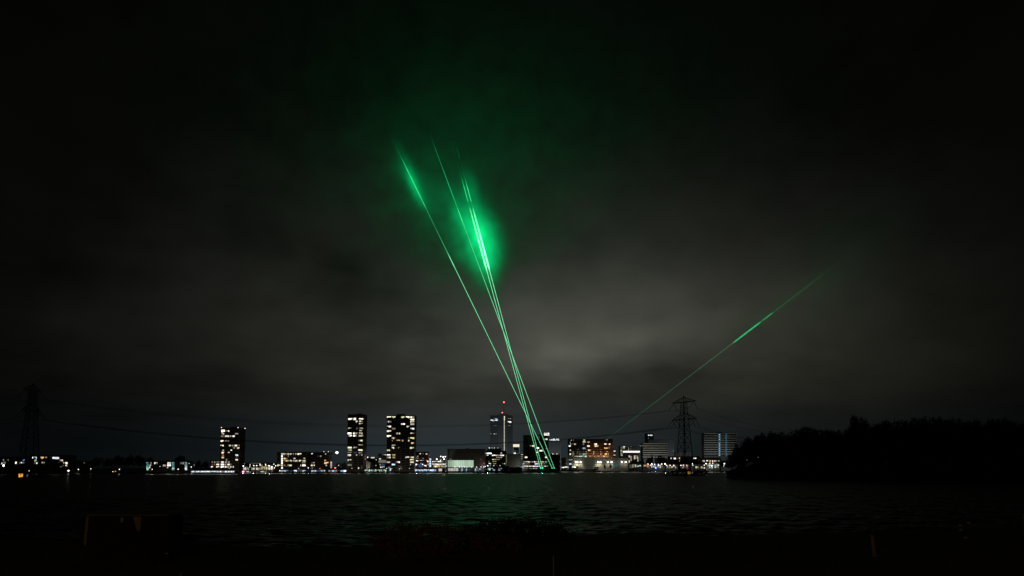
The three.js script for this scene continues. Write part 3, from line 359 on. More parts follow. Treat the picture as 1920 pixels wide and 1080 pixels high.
  for (let i = 0; i < 9; i++) sh.win(810 + i * 2.9, 812.6 + i * 2.9, 869.2 + rr(0, 0.5), 871.6, i < 2 ? 'p' : 'v', 1.4); for (let i = 0; i < 7; i++) sh.win(812.4 + i * 2.6, 814.8 + i * 2.6, 872.2, 876, 'y', 0.7 + 0.3 * rnd()); for (let i = 0; i < 6; i++) sh.win(811 + i * 2.7, 813.4 + i * 2.7, 864.4, 866.4, 'v', i > 1 ? 1.5 : 0.9); sh.win(827, 831, 864.2, 865.8, 'm', 0.5);
  lamps('white street lamp in the bright shopping street', 'street lamps in the shopping street', 1030, [[819, 860.8, 'p', 0.95, 3, 60], [826.4, 855.8, 'v', 0.75, 3, 0], [831.2, 856.8, 'v', 1, 3, 60], [835, 856.2, 'v', 0.75, 3, 0], [832.8, 860.8, 'p', 0.95, 3, 60], [826.2, 862.8, 'v', 0.6, 2.6, 0], [811.5, 865.6, 'v', 0.55, 2.6, 0], [835.8, 873.2, 'p', 0.7, 2.4, 0], [816.6, 874.8, 'p', 0.75, 2.6, 0]]);
  const q = building('cream_tent', 'small cream lit tent on the quay beside the theatre', 821.6, 829.2, 877.6, 936, 5, M.white, { category: 'tent', roof: false }); q.win(822.4, 828.6, 878.6, 883.4, 'p', 0.62, false); const tp = new THREE.ConeGeometry(q.w * 0.74, 1.3, 4).rotateY(Math.PI / 4); tp.translate(0, q.h + 0.66, -2.5); part(q.g, 'tent_roof', tp, M.white);
  const sc = at(831.8, 883, 935), sculp = thing('slanted_sculpture', 'dark slanted block on the quay between tent and theatre', 'sculpture', V(sc.x, GY, -935)), sg = new THREE.Shape(); sg.moveTo(-2, 1.5); sg.lineTo(-0.6, 2.9); sg.lineTo(2.2, 0.6); sg.lineTo(1.4, 0); sg.lineTo(-0.8, 0); part(sculp, 'block', new THREE.ExtrudeGeometry(sg, { depth: 1.4, bevelEnabled: false }), M.slate);
  const gb = building('ticket_hut', 'pale green lit hut leaning against the theatre corner', 829.8, 836.2, 872.6, 950, 5, M.pale); gb.win(830.4, 833.4, 873.6, 879.6, 'm', 0.2); gb.win(834, 836, 873.6, 876.6, 'p', 0.6);
}

// --- theatre with its glowing lower wall
{
  const b = building('lakeside_theatre', 'big windowless theatre box with a glowing mint green lower wall', 838.8, 909, 842.2, 958, 40, M.bronze, { category: 'theatre' });
  for (let i = 0; i < 14; i++) { const p = 839.6 + i * 3.46; b.win(p, p + 3.36, 863, 876, 'j', 1.55 * [0.24, 0.27, 0.31, 0.36, 0.42, 0.45, 0.44, 0.42, 0.39, 0.36, 0.35, 0.37, 0.35, 0.33][i] * rr(0.94, 1.06), false).name = 'light_panel'; }
  b.band('light_panel_head', M.white, 862.6, 0.25, 0.3, 839.4, 888.4); for (let i = 1; i < 12; i++) b.box('cladding_joint', M.slate, 838.8 + i * 5.85 - 0.05, 838.8 + i * 5.85 + 0.05, 843, 862, 0, 0.07);
  for (let i = 0; i < 4; i++) b.win(840.2 + i * 4.8, 844.8 + i * 4.8, 877.8, 883.2, 'v', 0.42 + 0.08 * (i % 2), false);
  for (const [p0, p1, h, l] of [[860.4, 864, 't', 0.06], [864.6, 868, 's', 0.3], [869, 873, 't', 0.08], [873.4, 877.6, 's', 0.45], [878.4, 885, 't', 0.05], [890.4, 893, 'c', 0.5], [893.4, 898.6, 't', 0.1], [899, 902, 's', 0.5], [902.4, 908, 't', 0.06]]) b.win(p0, p1, 878, 883.4, h, l);
  for (const px of [852.8, 861.6, 866.4, 871, 875.4, 884.4, 893.4, 902, 906.6]) { const [x, y] = b.loc(px, 875.6), o = part(b.g, 'wall_lamp', globe, em('v', 2.2)); o.position.set(x, y, 0.7); o.scale.setScalar(0.42); }
  b.win(842.8, 848.4, 860.4, 861.6, 'm', 0.18); b.win(899.6, 902.6, 860, 862.4, 'm', 0.06); b.box('rooftop_unit', M.slate, 873, 879, 840.4, 841.8, -8, -4);
  const pink = new THREE.PointLight(new THREE.Color(1, 0.1, 0.3), 11); pink.name = 'pink_wall_light'; { const [x, y] = b.loc(907.4, 869); pink.position.set(x, y, 2.6); } pink.castShadow = true; pink.shadow.radius = 10; b.g.add(pink); { const [x, y] = b.loc(907.4, 869); box(b.g, 'pink_lamp', em('k', 0.5), x, y, 2.2, 0.3, 0.3, 0.3); }
  const wp = at(837.4, 843, 950), pole = thing('flag_pole', 'tall white pole beside the theatre corner', 'pole', V(wp.x, GY, wp.z)); part(pole, 'pole', bar(V(0, 0, 0), V(0, wp.y - GY, 0), 0.36, 8, 0.26), M.white);
  const f = new THREE.SpotLight(new THREE.Color(0.9, 1, 0.95), 260, 0, 0.5, 0.5); f.name = 'pole_uplight'; f.position.set(-0.8, 0.9, 4); f.target.position.set(0, 15, 0); f.castShadow = true; pole.add(f, f.target); box(pole, 'uplight_lamp', em('c', 1.5), -0.8, 0.4, 4.2, 0.5, 0.4, 0.5);
  const w = building('quay_wall_house', 'low dark teal quay building with white door panel before the theatre street', 909.6, 942, 877.2, 940, 8, M.slate);
  for (const [p0, p1, q0, q1, h, l] of [[904.8 + 5, 912, 878, 882.6, 's', 0.1], [914.6, 919.8, 877.6, 882.8, 'm', 0.75], [922, 924.6, 877.8, 879.6, 'c', 1], [924, 928, 880, 882.4, 's', 0.5], [934.4, 936.6, 877.6, 879.6, 'c', 0.9], [934, 939.4, 880.4, 882.4, 's', 0.5], [938.6, 941, 877.8, 879, 'c', 0.5]]) w.win(p0, p1, q0, q1, h, l);
  const dk = building('dark_quay_hut', 'black windowless hut on the quay beside the dark box hall', 942.6, 954, 874.6, 944, 8, M.slate); dk.grid([[945, 948]], [879], 1.8);
  const gq = building('grey_quay_store', 'low grey store with panel joints on the quay below the dark box hall', 954.6, 978.6, 876.6, 946, 8, M.darkConcrete); for (let i = 1; i < 6; i++) gq.box('panel_joint', M.slate, 954.6 + i * 4, 954.8 + i * 4, 877, 884, 0, 0.07);
}
// --- street behind the theatre
{
  const b = building('mixed_office', 'dark office with a warm strip of light and yellow stair windows', 909.6, 948, 845.8, 1000, 22, M.slate);
  plot(b, 895, 835, 19.63, 16, [[295, [310, 525, 'c', 1.5, 22]], [285, [860, 905, 'v', 1.4, 18]], [368, [350, 410, 'c', 0.9], [540, 980, 'p', 1.25, 22]], [442, [710, 745, 'w', 0.8], [785, 806, 'w', 1.2], [850, 905, 'w', 0.5]], [520, [550, 710, 'y', 0.75, 14], [740, 765, 'w', 0.3], [785, 830, 'w', 0.3]], [595, [400, 432, 'w', 0.3], [570, 605, 'g', 0.6], [625, 705, 'y', 0.8]], [675, [415, 515, 'v', 1, 22], [590, 690, 'g', 0.35], [285, 315, 'w', 0.5], [925, 965, 'w', 0.8], [990, 1045, 'w', 0.9]], [750, [590, 630, 'v', 1], [700, 730, 'r', 0.25], [825, 848, 'm', 0.8]]]); b.grid(colsOf(911, 947, 14, 0.4), [850, 853.8, 857.6, 861.4, 865.3, 869.3, 873], 1.5);
  for (const [px, l] of [[917.2, 1.8], [920.5, 0.35], [923, 0.4], [926.8, 1], [933.4, 0.5]]) { const [x] = b.loc(px, 842), o = part(b.g, 'roof_light', globe, em('c', l)); o.position.set(x, b.h + 4.2, -3); o.scale.setScalar(0.55); } box(b.g, 'roof_screen', M.slate, -1.5, b.h + 2, -4, 18, 3.2, 1);
  lamps('white street lamp in the lane beside the theatre', 'street lamps in the theatre lane', 955, [[909.8, 874.4, 'p', 0.5, 2.4, 20], [914.4, 873.2, 'c', 0.7, 2.4, 30], [919.6, 873.6, 'm', 0.35, 1.6, 0]], {});
  const k = building('dark_box_hall', 'plain dark box hall with a pale lit edge strip', 949.8, 976.2, 851.4, 985, 24, M.bronze); k.box('edge_strip', em('w', 0.11), 948.6, 950.2, 852.2, 868.6, 0.02, 0.4);
  const f = building('framed_block', 'white framed block with a cream lit sign on top', 961.6, 974.4, 832.2, 1150, 14, M.cladding); f.box('roof_sign', em('w', 0.95), 962.2, 973.8, 833, 838, 0.1, 0.5); f.box('frame_side', em('c', 0.1), 961.7, 962.8, 838, 851, 0, 0.6); f.box('frame_side', em('c', 0.1), 973.2, 974.3, 838, 851, 0, 0.6); f.win(962.6, 967, 848.8, 851.4, 'v', 1.3); f.win(969.6, 972, 849.4, 851.2, 'm', 0.3); f.win(964, 972.6, 845, 846, 'c', 0.1); f.grid(colsOf(963.4, 972.8, 4, 0.3), [841, 843.6, 848], 1.6);
  const s = building('stair_slab', 'narrow slab with crossed pinkish lit stairs beside the green tower', 976.6, 981, 851.2, 992, 10, M.concrete); for (const [q, h, l] of [[852.6, 'p', 0.6], [856, 'w', 0.35], [859.4, 'p', 0.28], [863, 'w', 0.14], [868, 'w', 0.12]]) s.win(976.9, 980.7, q - 0.9, q + 0.9, h, l);
}
// --- tallest tower with the red beacons
{
  const d = 1500, a = building('beacon_skyscraper', 'tallest grey skyscraper with a dotted light line and red beacons on its mast', 919, 961.4, 779, d, 26, M.cladding, { category: 'skyscraper' });
  a.box('core_shaft', M.cladding, 934.4, 952, 776.4, 860, 0, 2.4);
  const rows = rowsOf(781, 858, 29); for (const q of rows) { a.band('window_band', M.tinted, q, 1.7, 0.1, 919.4, 933.8); a.band('window_band', M.tinted, q, 1.7, 0.1, 952.6, 961); }
  for (let i = 0; i < 27; i++) a.box('line_light', em('w', i < 3 ? 1.5 : 1.0), 945, 946.1 + (i < 3 ? 0.4 : 0), 780.6 + i * 2.5, 782.2 + i * 2.5, 2.4, 2.7);
  for (const [p0, p1, q0, q1, h, l] of [[920, 933.6, 787, 789.6, 'c', 1.5], [926, 932.4, 784.4, 786, 's', 0.5], [951.6 + 0.9, 958.6, 790, 792.6, 'v', 1.5], [952.6, 958.4, 784.4, 785.6, 'c', 0.35], [924, 932, 797.6, 798.8, 's', 0.25], [952.6, 957.6, 797.6, 798.6, 'w', 0.15], [919.6, 921.4, 813, 814.2, 'w', 0.4], [925.8, 927.8, 813, 814.4, 'c', 0.8], [928.6, 931.6, 813, 814.2, 'w', 0.4]]) { const w = a.win(p0, p1, q0, q1, h, l); w.position.z += 0.12; }
  const [mx, my] = a.loc(944.8, 753.8), [nx, ny] = a.loc(941.8, 773.6); part(a.g, 'mast', bar(V(mx, a.h - 1, -5), V(mx, my, -5), 0.5, 7, 0.2), M.darkSteel); let o = part(a.g, 'beacon_light', globe, em('r', 3.4)); o.position.set(mx, my, -5); o.scale.setScalar(1.5); part(a.g, 'beacon_post', bar(V(nx, a.h, 0), V(nx, ny, 0), 0.3), M.steel); o = part(a.g, 'beacon_light', globe, em('r', 4)); o.position.set(nx, ny, 0); o.scale.setScalar(1.1);
  const l = new THREE.PointLight(new THREE.Color(1, 0.1, 0.08), 8); l.name = 'beacon_glow'; l.position.set(mx, my - 2.2, -2.5); l.castShadow = true; a.g.add(l);
  farTree('dark tree top before the skyscraper foot', 947, 845.5, 1100, 0.7, 'round', M.leafDark, undefined, 'street_tree');
}
// --- dark green tower behind the laser and its podium
{
  const a = building('balcony_tower', 'dark green tinted tower with scalloped balconies behind the laser beams', 981.4, 1028, 816.2, 1000, 20, M.darkBrick, { category: 'tower block' });
  plot(a, 880, 740, 6.967, 9, [[670, [790, 862, 'w', 1]], [698, [878, 910, 'v', 1.5]], [732, [915, 955, 'w', 1.1]], [755, [876, 896, 'w', 1]], [818, [725, 758, 'w', 1], [990, 1016, 'w', 0.9]], [582, [984, 1020, 'w', 1.2]], [705, [998, 1012, 'w', 0.8]], [557, [905, 912, 'c', 0.4]]]);
  const rows = rowsOf(819.6, 861, 11); a.grid(colsOf(985, 1027, 10, 0.35), rows, 1.8); for (const q of rows) { a.box('balcony', M.concrete, 979.6, 984.2, q + 0.9, q + 1.7, 0.1, 1.6); a.band('floor_band', M.darkConcrete, q + 2, 0.3, 0.3, 984.4, 1028); }
  // roof sign: white strokes too small and bright to read
  a.box('sign_panel', M.slate, 1019.6, 1030.4, 810.8, 816.6, 0.1, 0.3); for (const [p0, p1, q0, q1] of [[1020.2, 1021, 812, 816.4], [1021.2, 1022.6, 811.6, 812.8], [1021.6, 1022.8, 813.2, 816.4], [1023.4, 1024, 812.6, 815], [1024.4, 1025.2, 811.4, 816.4], [1020.4, 1029.8, 815.2, 816.5], [1026.4, 1029.8, 811.6, 814.4]]) a.box('sign_light', em('v', 1.3), p0, p1, q0, q1, 0.3, 0.5);
  const p = building('podium_mall', 'podium with three bands of warm, red and blue lit shop windows', 979.4, 1031, 863.8, 980, 14, M.slate, { category: 'shops' });
  plot(p, 975, 850, 24, 19, [[385, [155, 195, 'm', 0.5], [215, 300, 'w', 1.1], [300, 360, 'p', 1], [362, 420, 'v', 1.3], [425, 465, 'm', 1], [470, 500, 'w', 0.3], [515, 530, 'r', 0.5], [532, 580, 'v', 1.3], [583, 600, 'r', 0.5], [603, 700, 'p', 1.2], [703, 860, 'w', 1.2], [900, 960, 'm', 0.6], [975, 1000, 'w', 1.2], [1003, 1030, 'r', 0.7], [1032, 1085, 'p', 1.1], [1145, 1210, 'm', 1]], [475, [130, 205, 'v', 0.9], [215, 450, 'o', 0.12], [665, 805, 's', 1.1, 28], [810, 840, 'v', 1], [940, 1010, 'g', 1, 30], [1050, 1200, 'm', 0.1]], [580, [150, 225, 'v', 0.9], [230, 365, 'w', 1.2], [385, 490, 'w', 1], [495, 550, 'w', 0.8], [565, 655, 'p', 1.1], [660, 730, 'v', 1.2], [735, 830, 'p', 1], [840, 905, 'v', 1], [910, 1075, 'g', 1.1], [1100, 1155, 'w', 1.1], [1165, 1255, 'w', 0.7]], [680, [260, 330, 'g', 0.3, 28], [580, 690, 'g', 0.45], [700, 790, 's', 0.4, 30], [430, 540, 'w', 0.15]]]);
  for (const q of [864.4, 868, 872, 876]) p.band('floor_band', M.concrete, q, 0.4, 0.5);
  const c = building('sign_office', 'pale grid office with a white lit roof sign behind the balcony tower', 1029.6, 1052, 827.6, 1150, 18, M.cladding); for (const q of rowsOf(830.6, 869, 11)) c.band('grid_rail', M.concrete, q, 0.5, 0.25); for (let i = 0; i <= 9; i++) c.box('grid_post', M.concrete, 1029.8 + i * 2.44, 1030.1 + i * 2.44, 828, 872, 0, 0.2); c.box('sign_panel', M.slate, 1030, 1049, 822, 827, 0.1, 0.4);
  for (const [p0, p1, q0, q1, l] of [[1030.2, 1030.9, 823.8, 826, 0.9], [1031.4, 1032.2, 824.6, 826, 0.6], [1032.6, 1034.4, 823.6, 826, 1.2], [1034.8, 1036.2, 823.8, 826, 1.1], [1036.6, 1038, 822.8, 826, 1.4], [1038.3, 1039.8, 822.6, 826, 1.5], [1040.1, 1041.4, 823.8, 826, 1], [1041.8, 1043, 823.4, 826, 0.8], [1043.4, 1045.2, 822.6, 825.4, 1.4], [1045.6, 1046.6, 823.4, 826, 0.9], [1047, 1048, 822.6, 826, 1.5]]) c.box('sign_light', em('c', l), p0, p1, q0, q1, 0.4, 0.6);
  const e = building('dark_mansard', 'dark low block with two roof lamps below the sign office', 1031.6, 1050, 852.6, 1080, 22, M.brick); for (const px of [1036.6, 1044.2]) { const [x] = e.loc(px, 850), o = part(e.g, 'roof_light', globe, em('w', 2)); o.position.set(x, e.h + 1.2, -1); o.scale.setScalar(0.5); box(e.g, 'light_post', M.darkSteel, x, e.h + 0.5, -1, 0.15, 1, 0.15); } e.grid(colsOf(1033, 1049, 6, 0.4), [857, 862, 867], 1.6);
}
// --- floodlit shopping wall and the flats above it
{
  const b = building('floodlit_wall_hall', 'long beige windowless hall wall lit by floodlights along the shore', 1050.6, 1178, 858.4, 1185, 30, M.pale, { category: 'hall' });
  for (let i = 1; i < 26; i++) b.box('cladding_joint', M.concrete, 1050.6 + i * 4.9 - 0.05, 1050.6 + i * 4.9 + 0.05, 859, 882, 0, 0.05);
  for (const [px, cd] of [[1079.6, 75], [1082.6, 75], [1088.6, 120], [1121.4, 105], [1126, 105], [1140, 45], [1146.6, 60], [1166, 18], [1173.2, 20]]) {
    const p = at(px, 866.4, 1181.6), t = thing('wall_floodlight', 'white floodlight on a tall pole before the beige hall wall', 'floodlight', V(p.x, GY, p.z), 'floodlights along the hall wall'), h = p.y - GY;
    part(t, 'pole', bar(V(0, 0, 0), V(0, h, 0), 0.16, 7, 0.1), M.darkSteel); box(t, 'lamp_housing', M.darkSteel, 0, h + 0.85, 0, 1.3, 0.22, 0.9); const o = part(t, 'lamp_head', globe, em('v', 7)); o.position.set(0, h, 0.1); o.scale.set(1.1, 0.75, 1.1);
    const l = new THREE.SpotLight(new THREE.Color(1, 0.95, 0.72), cd, 0, 1.15, 0.7); l.name = 'floodlight_beam'; l.position.set(0, h - 0.95, -0.4); l.target.position.set(0, 0, -3); l.castShadow = true; l.shadow.radius = 20; t.add(l, l.target);
  }
  b.win(1051.2, 1058, 875.6, 877.4, 'v', 1.2); b.win(1058.4, 1064, 875, 877.6, 'v', 1.4); b.win(1064.4, 1072, 874.8, 877.6, 'c', 1.8); b.win(1072.4, 1080, 875, 877.4, 'v', 1.5); b.box('entrance_canopy', M.white, 1050.8, 1086, 873.8, 874.4, 0, 2);
  b.box('entrance_stub', M.white, 1115.6, 1121.8, 875.4, 880, 0, 5); b.box('blue_glow_patch', em('t', 0.1), 1150.4, 1158.6, 867, 876, 0.02, 0.2);  // blue light on the wall put in as a faint glowing patch
  const k = building('screen_column', 'dark column with white lettering and a small blue screen before the hall', 1066.4, 1072.6, 860.4, 1176, 3, M.slate, { category: 'sign' }); k.box('sign_light', em('v', 0.6), 1067, 1068.6, 861.6, 862.6, 0.05, 0.3); k.box('sign_light', em('v', 0.6), 1068.8, 1070, 862, 863, 0.05, 0.3); k.box('sign_light', em('v', 0.6), 1070.4, 1072, 861.4, 862.6, 0.05, 0.3); k.win(1067.2, 1071.6, 868.4, 871.4, 's', 0.9, false);
  const hd = at(1084, 880, 1163), he = at(1116, 880, 1163), hedge = thing('clipped_hedge', 'long dark clipped hedge between the hall wall and the water', 'hedge', V((hd.x + he.x) / 2, GY, -1163)); { const L = at(1116, 880, 1163).x - at(1053, 880, 1163).x; hedge.position.x = (at(1116, 880, 1163).x + at(1053, 880, 1163).x) / 2; const gs = []; const c0 = crownGeo(5200, Array.from({ length: 60 }, (_, i) => [-L / 2 + L * (i + 0.5) / 60, 1.5 + 0.3 * Math.sin(i), 0, 1.5]), 0.3); gs.push(c0); part(hedge, 'foliage', mergeGeometries(gs), M.leaf); }
  for (const [px, pt] of [[1134, 870.6], [1144.6, 868.6]]) farTree('small dark young tree before the floodlit hall wall', px, pt, 1170, 0.6, 'round', M.leafDark, 'young trees at the hall wall', 'young_tree');
  const a = building('terraced_flats', 'nine storey flats, one half dark grey and the other red brick, above the hall', 1066, 1149, 823.6, 1235, 16, M.darkConcrete);
  a.box('brick_half', M.redBrick, 1101, 1148.9, 823.8, 858, 0, 0.25);
  const Z = (ox, oy, s, rows) => { for (const [zy, ...ws] of rows) for (const [z0, z1, h = 'w', l = 1, hf = 14] of ws) { const w = a.win(ox + z0 / s, ox + z1 / s, oy + (zy - hf) / s, oy + (zy + hf) / s, h, l); w.position.z += 0.25; } };
  Z(1040, 800, 11.37, [[290, [610, 650, 'w', 0.5], [1095, 1130, 'v', 1.3], [350, 362, 'w', 0.8, 10], [395, 410, 'w', 0.2]], [332, [598, 658, 'w', 1.1], [695, 748, 'w', 0.5], [325, 340, 'w', 0.4, 8]], [373, [330, 350, 'g', 0.5], [385, 398, 'w', 0.5], [422, 442, 'w', 1.1], [455, 462, 'w', 0.3], [600, 630, 'w', 0.2], [842, 902, 'p', 1.6], [1058, 1120, 'w', 1.3], [1152, 1185, 'w', 1.4]], [413, [298, 340, 'c', 1], [345, 368, 'w', 0.2], [693, 748, 'w', 1.1], [850, 902, 'o', 1.2], [910, 930, 'w', 0.8]], [460, [598, 655, 's', 0.6], [1060, 1125, 'o', 1.3], [1150, 1170, 'w', 0.5]], [503, [318, 352, 'v', 1.5], [698, 745, 'o', 1.1], [758, 772, 'w', 0.7]], [540, [385, 400, 'w', 0.25], [485, 498, 'w', 0.3], [528, 545, 'w', 0.3], [665, 690, 'w', 0.25], [820, 845, 'o', 0.35], [975, 995, 'w', 0.3], [1090, 1140, 'o', 0.3]], [585, [318, 345, 'w', 1.2], [375, 400, 'w', 0.35], [485, 498, 'w', 0.35], [530, 545, 'w', 0.35], [600, 690, 'm', 0.3], [820, 845, 'w', 0.4], [975, 995, 'w', 0.4], [1065, 1120, 'o', 1.2], [1130, 1150, 'w', 0.4]], [633, [420, 500, 'g', 0.55, 10], [510, 580, 'm', 0.7, 10], [600, 682, 'm', 0.85], [735, 830, 'o', 0.35, 10], [835, 1010, 'o', 0.4, 10], [1020, 1085, 'o', 0.9], [1095, 1145, 'w', 0.4, 8]]]);
  Z(1040, 800, 11.37, [[525, [1188, 1235, 'v', 1.1, 12]], [608, [1188, 1230, 'w', 0.9, 10]]].map(() => []).filter((r) => r.length));
  for (const [i, q] of rowsOf(826.6, 857.2, 9).entries()) { a.band('gallery', i > 5 ? M.concrete : M.darkConcrete, q + 0.2, 0.35, 1.4); for (let p = 1069; p < 1148; p += 3.3) { const [x, y] = a.loc(p, q - 1.9); box(a.g, 'window', M.glass, x, y, 0.3, 1.7, 1.6, 0.08); } }
  for (const [p, q] of [[1076, 851], [1090, 851], [1094, 847], [1113, 851.2], [1126, 847.4], [1127, 843.6], [1139, 847.4], [1113, 847.6], [1084, 843.6], [1126, 835.4], [1098, 843.4], [1105, 839]]) { const [x, y] = a.loc(p, q - 1), o = part(a.g, 'gallery_lamp', globe, em(p > 1100 ? 'o' : 'g', 0.9)); o.position.set(x, y, 1.1); o.scale.setScalar(0.3); }
  for (const [p, q] of [[1108, 855], [1122, 855], [1136, 855], [1142, 838]]) { const [x, y] = a.loc(p, q), l = new THREE.PointLight(new THREE.Color(1, 0.45, 0.16), 20); l.name = 'gallery_lamp_glow'; l.position.set(x, y, 4.5); l.castShadow = true; l.shadow.radius = 20; a.g.add(l); box(a.g, 'gallery_lamp', em('o', 0.8), x, y - 0.5, 4.2, 0.35, 0.25, 0.35); box(a.g, 'lamp_arm', M.darkSteel, x, y - 0.7, 2.2, 0.1, 0.08, 4.2); }
  for (const [p, q] of [[1074, 855], [1092, 855]]) { const [x, y] = a.loc(p, q), l = new THREE.PointLight(new THREE.Color(0.9, 1, 0.7), 26); l.name = 'gallery_lamp_glow'; l.position.set(x, y, 4.5); l.castShadow = true; l.shadow.radius = 20; a.g.add(l); box(a.g, 'gallery_lamp', em('g', 0.6), x, y - 0.5, 4.2, 0.35, 0.25, 0.35); box(a.g, 'lamp_arm', M.darkSteel, x, y - 0.7, 2.2, 0.1, 0.08, 4.2); }
  const st = building('stair_annex', 'narrow stair annex with white lit landings at the brick end of the flats', 1149.6, 1154, 843.6, 1240, 10, M.darkBrick); st.win(1150, 1153.8, 845.2, 847.2, 'v', 1.3); st.win(1150, 1153.8, 852.6, 854.4, 'w', 1); st.win(1150, 1152, 849, 850, 'w', 0.15);
}
// --- offices on the far right shore
{
  const a = building('strip_office', 'office with a glaring white strip of light and lit stair column', 1163, 1200, 836.6, 1290, 18, M.slate);
  for (let i = 0; i < 6; i++) a.win(1163.4, 1167.2, 838 + i * 2.9, 840.2 + i * 2.9, 'g', [0.25, 0.35, 0.3, 0.45, 0.3, 0.5][i]); a.win(1168.2, 1171.8, 837, 838.8, 'v', 1.1); a.win(1168.2, 1171.8, 840, 841.4, 'v', 0.6); for (const [p, q, l] of [[1178.4, 840.2, 0.9], [1178.4, 843.6, 0.9], [1183, 837.4, 0.6], [1183, 840.2, 0.3], [1176, 837.4, 0.15], [1183, 843.4, 0.4]]) a.win(p - 0.5, p + 0.6, q - 0.6, q + 0.6, 'w', l); a.box('strip_light', em('v', 2.4), 1168.2, 1199.4, 845.8, 848, 0.1, 0.7); a.grid(colsOf(1168.6, 1199, 9, 0.4), [852, 856], 1.8);
  const u = building('upright_light_front', 'house front with upright white lights half hidden by dark trees', 1178.4, 1196.8, 853, 1255, 10, M.bronze); for (const [p0, p1, q0, q1, l] of [[1178.8, 1181.4, 854, 862, 0.9], [1181.8, 1184.6, 855, 864, 0.7], [1188.6, 1191.4, 854, 861, 0.85], [1193.6, 1195, 853.6, 860, 0.9], [1195.4, 1196.4, 856, 866, 0.6], [1178.8, 1181, 863, 869, 0.6]]) u.win(p0, p1, q0, q1, 'w', l * 0.8);
  const band = (name, label, p0, p1, yt, n, pitch, d, m) => { const b = building(name, label, p0, p1, yt, d, 18, M.slate); for (let i = 0; i < n; i++) { b.band('floor_band', m, yt + 0.9 + i * pitch, 1.35, 0.5, p0 - 0.2, p1 + 0.2); for (let k = 0; k < 9; k++) { const w = (p1 - p0) / 9; b.box('window', M.glass, p0 + w * k + 0.3, p0 + w * (k + 1) - 0.3, yt + 2 + i * pitch, yt + pitch - 0.3 + i * pitch, 0, 0.1); } } return b; };
  const o = band('banded_office', 'banded office with pale floor bands and a jutting upper floor', 1205.4, 1251.4, 831, 7, 4.16, 1300, M.pale); o.box('jutting_floor', M.pale, 1198, 1212, 835, 837, -4, 0.8);
  const gb = building('grid_office', 'taller grey grid office behind the jutting banded office', 1216, 1264, 824.4, 1385, 20, M.cladding); for (const q of rowsOf(825, 858, 9)) gb.band('grid_rail', M.concrete, q, 0.4, 0.3); for (let i = 0; i <= 8; i++) gb.box('grid_post', M.concrete, 1216 + i * 5.9, 1216.4 + i * 5.9, 824.6, 860, 0, 0.25); gb.win(1261.8, 1263, 844.6, 846.4, 'm', 0.5);
  const dt = building('dark_office_tower', 'unlit dark tower with three white roof letters behind the grid office', 1212, 1226, 813, 1520, 18, M.slate); for (const p of [1215.4, 1218.4, 1221.4]) dt.box('sign_light', em('c', 1.5), p, p + 1.5, 815.2, 817, 0.1, 0.4); dt.win(1215.2, 1216.2, 821, 822.4, 'c', 0.4);
  const lb = building('grey_low_hall', 'plain grey low hall behind the lattice pylon', 1267, 1296.4, 847.8, 1420, 20, M.concrete); for (let i = 1; i < 5; i++) lb.box('cladding_joint', M.slate, 1267 + i * 5.9, 1267.8 + i * 5.9, 848, 862, 0, 0.1);
  const o2 = band('blue_lit_office', 'wide banded office with two upright rows of blue lights', 1320.4, 1381, 812, 10, 4.26, 1350, M.pale);
  for (let i = 0; i < 10; i++) { if (i !== 3) o2.box('blue_light', em('s', 1.1), 1348.2, 1349.6, 814.6 + i * 4.26, 815.8 + i * 4.26, 0.1, 0.8); o2.box('blue_light', em('u', 0.2), 1347, 1351, 813.6 + i * 4.26, 816.6 + i * 4.26, 0.05, 0.2); o2.box('blue_light', em('u', 0.17), 1360, 1363.4, 813.8 + i * 4.26, 816.8 + i * 4.26, 0.05, 0.2); }
  o2.box('lift_house', M.slate, 1344, 1354, 810, 811.8, -9, -3);
  const l1 = building('shore_school', 'long dark low building with white and red lit windows beyond the pylon', 1255, 1312, 855.8, 1245, 14, M.brick); for (const [p, w, h, l] of [[1258.4, 1.6, 'v', 1.6], [1264, 1.2, 'v', 1.4], [1266.2, 1.6, 'v', 1.8], [1271, 1.2, 'r', 0.6], [1274.4, 2, 'v', 1.8], [1301.4, 1.2, 'v', 1.4], [1304.4, 2, 'v', 1.8], [1310.4, 1.4, 'v', 1.5]]) l1.win(p - w / 2, p + w / 2, 858.2, 861, h, l); l1.win(1274, 1274.8, 863.2, 865, 'w', 0.8); l1.grid(colsOf(1256, 1311, 22, 0.45), [859.6, 864, 868.4], 1.5);
  const l2 = building('shore_house', 'dark house with a lit window row, one orange, above the white kiosk', 1313, 1352, 858.4, 1215, 14, M.brick); for (const [p0, p1, h, l] of [[1317.4, 1319.2, 'w', 1.4], [1319.4, 1321, 'v', 1], [1324.4, 1327, 'v', 1.6], [1328.2, 1333, 'o', 1], [1335.2, 1337.2, 'p', 1.4], [1339, 1344, 'w', 1.3], [1346, 1348.6, 'w', 1.1]]) l2.win(p0, p1, 863, 866, h, l); l2.grid(colsOf(1314, 1351, 14, 0.45), [860.6, 870], 1.3);
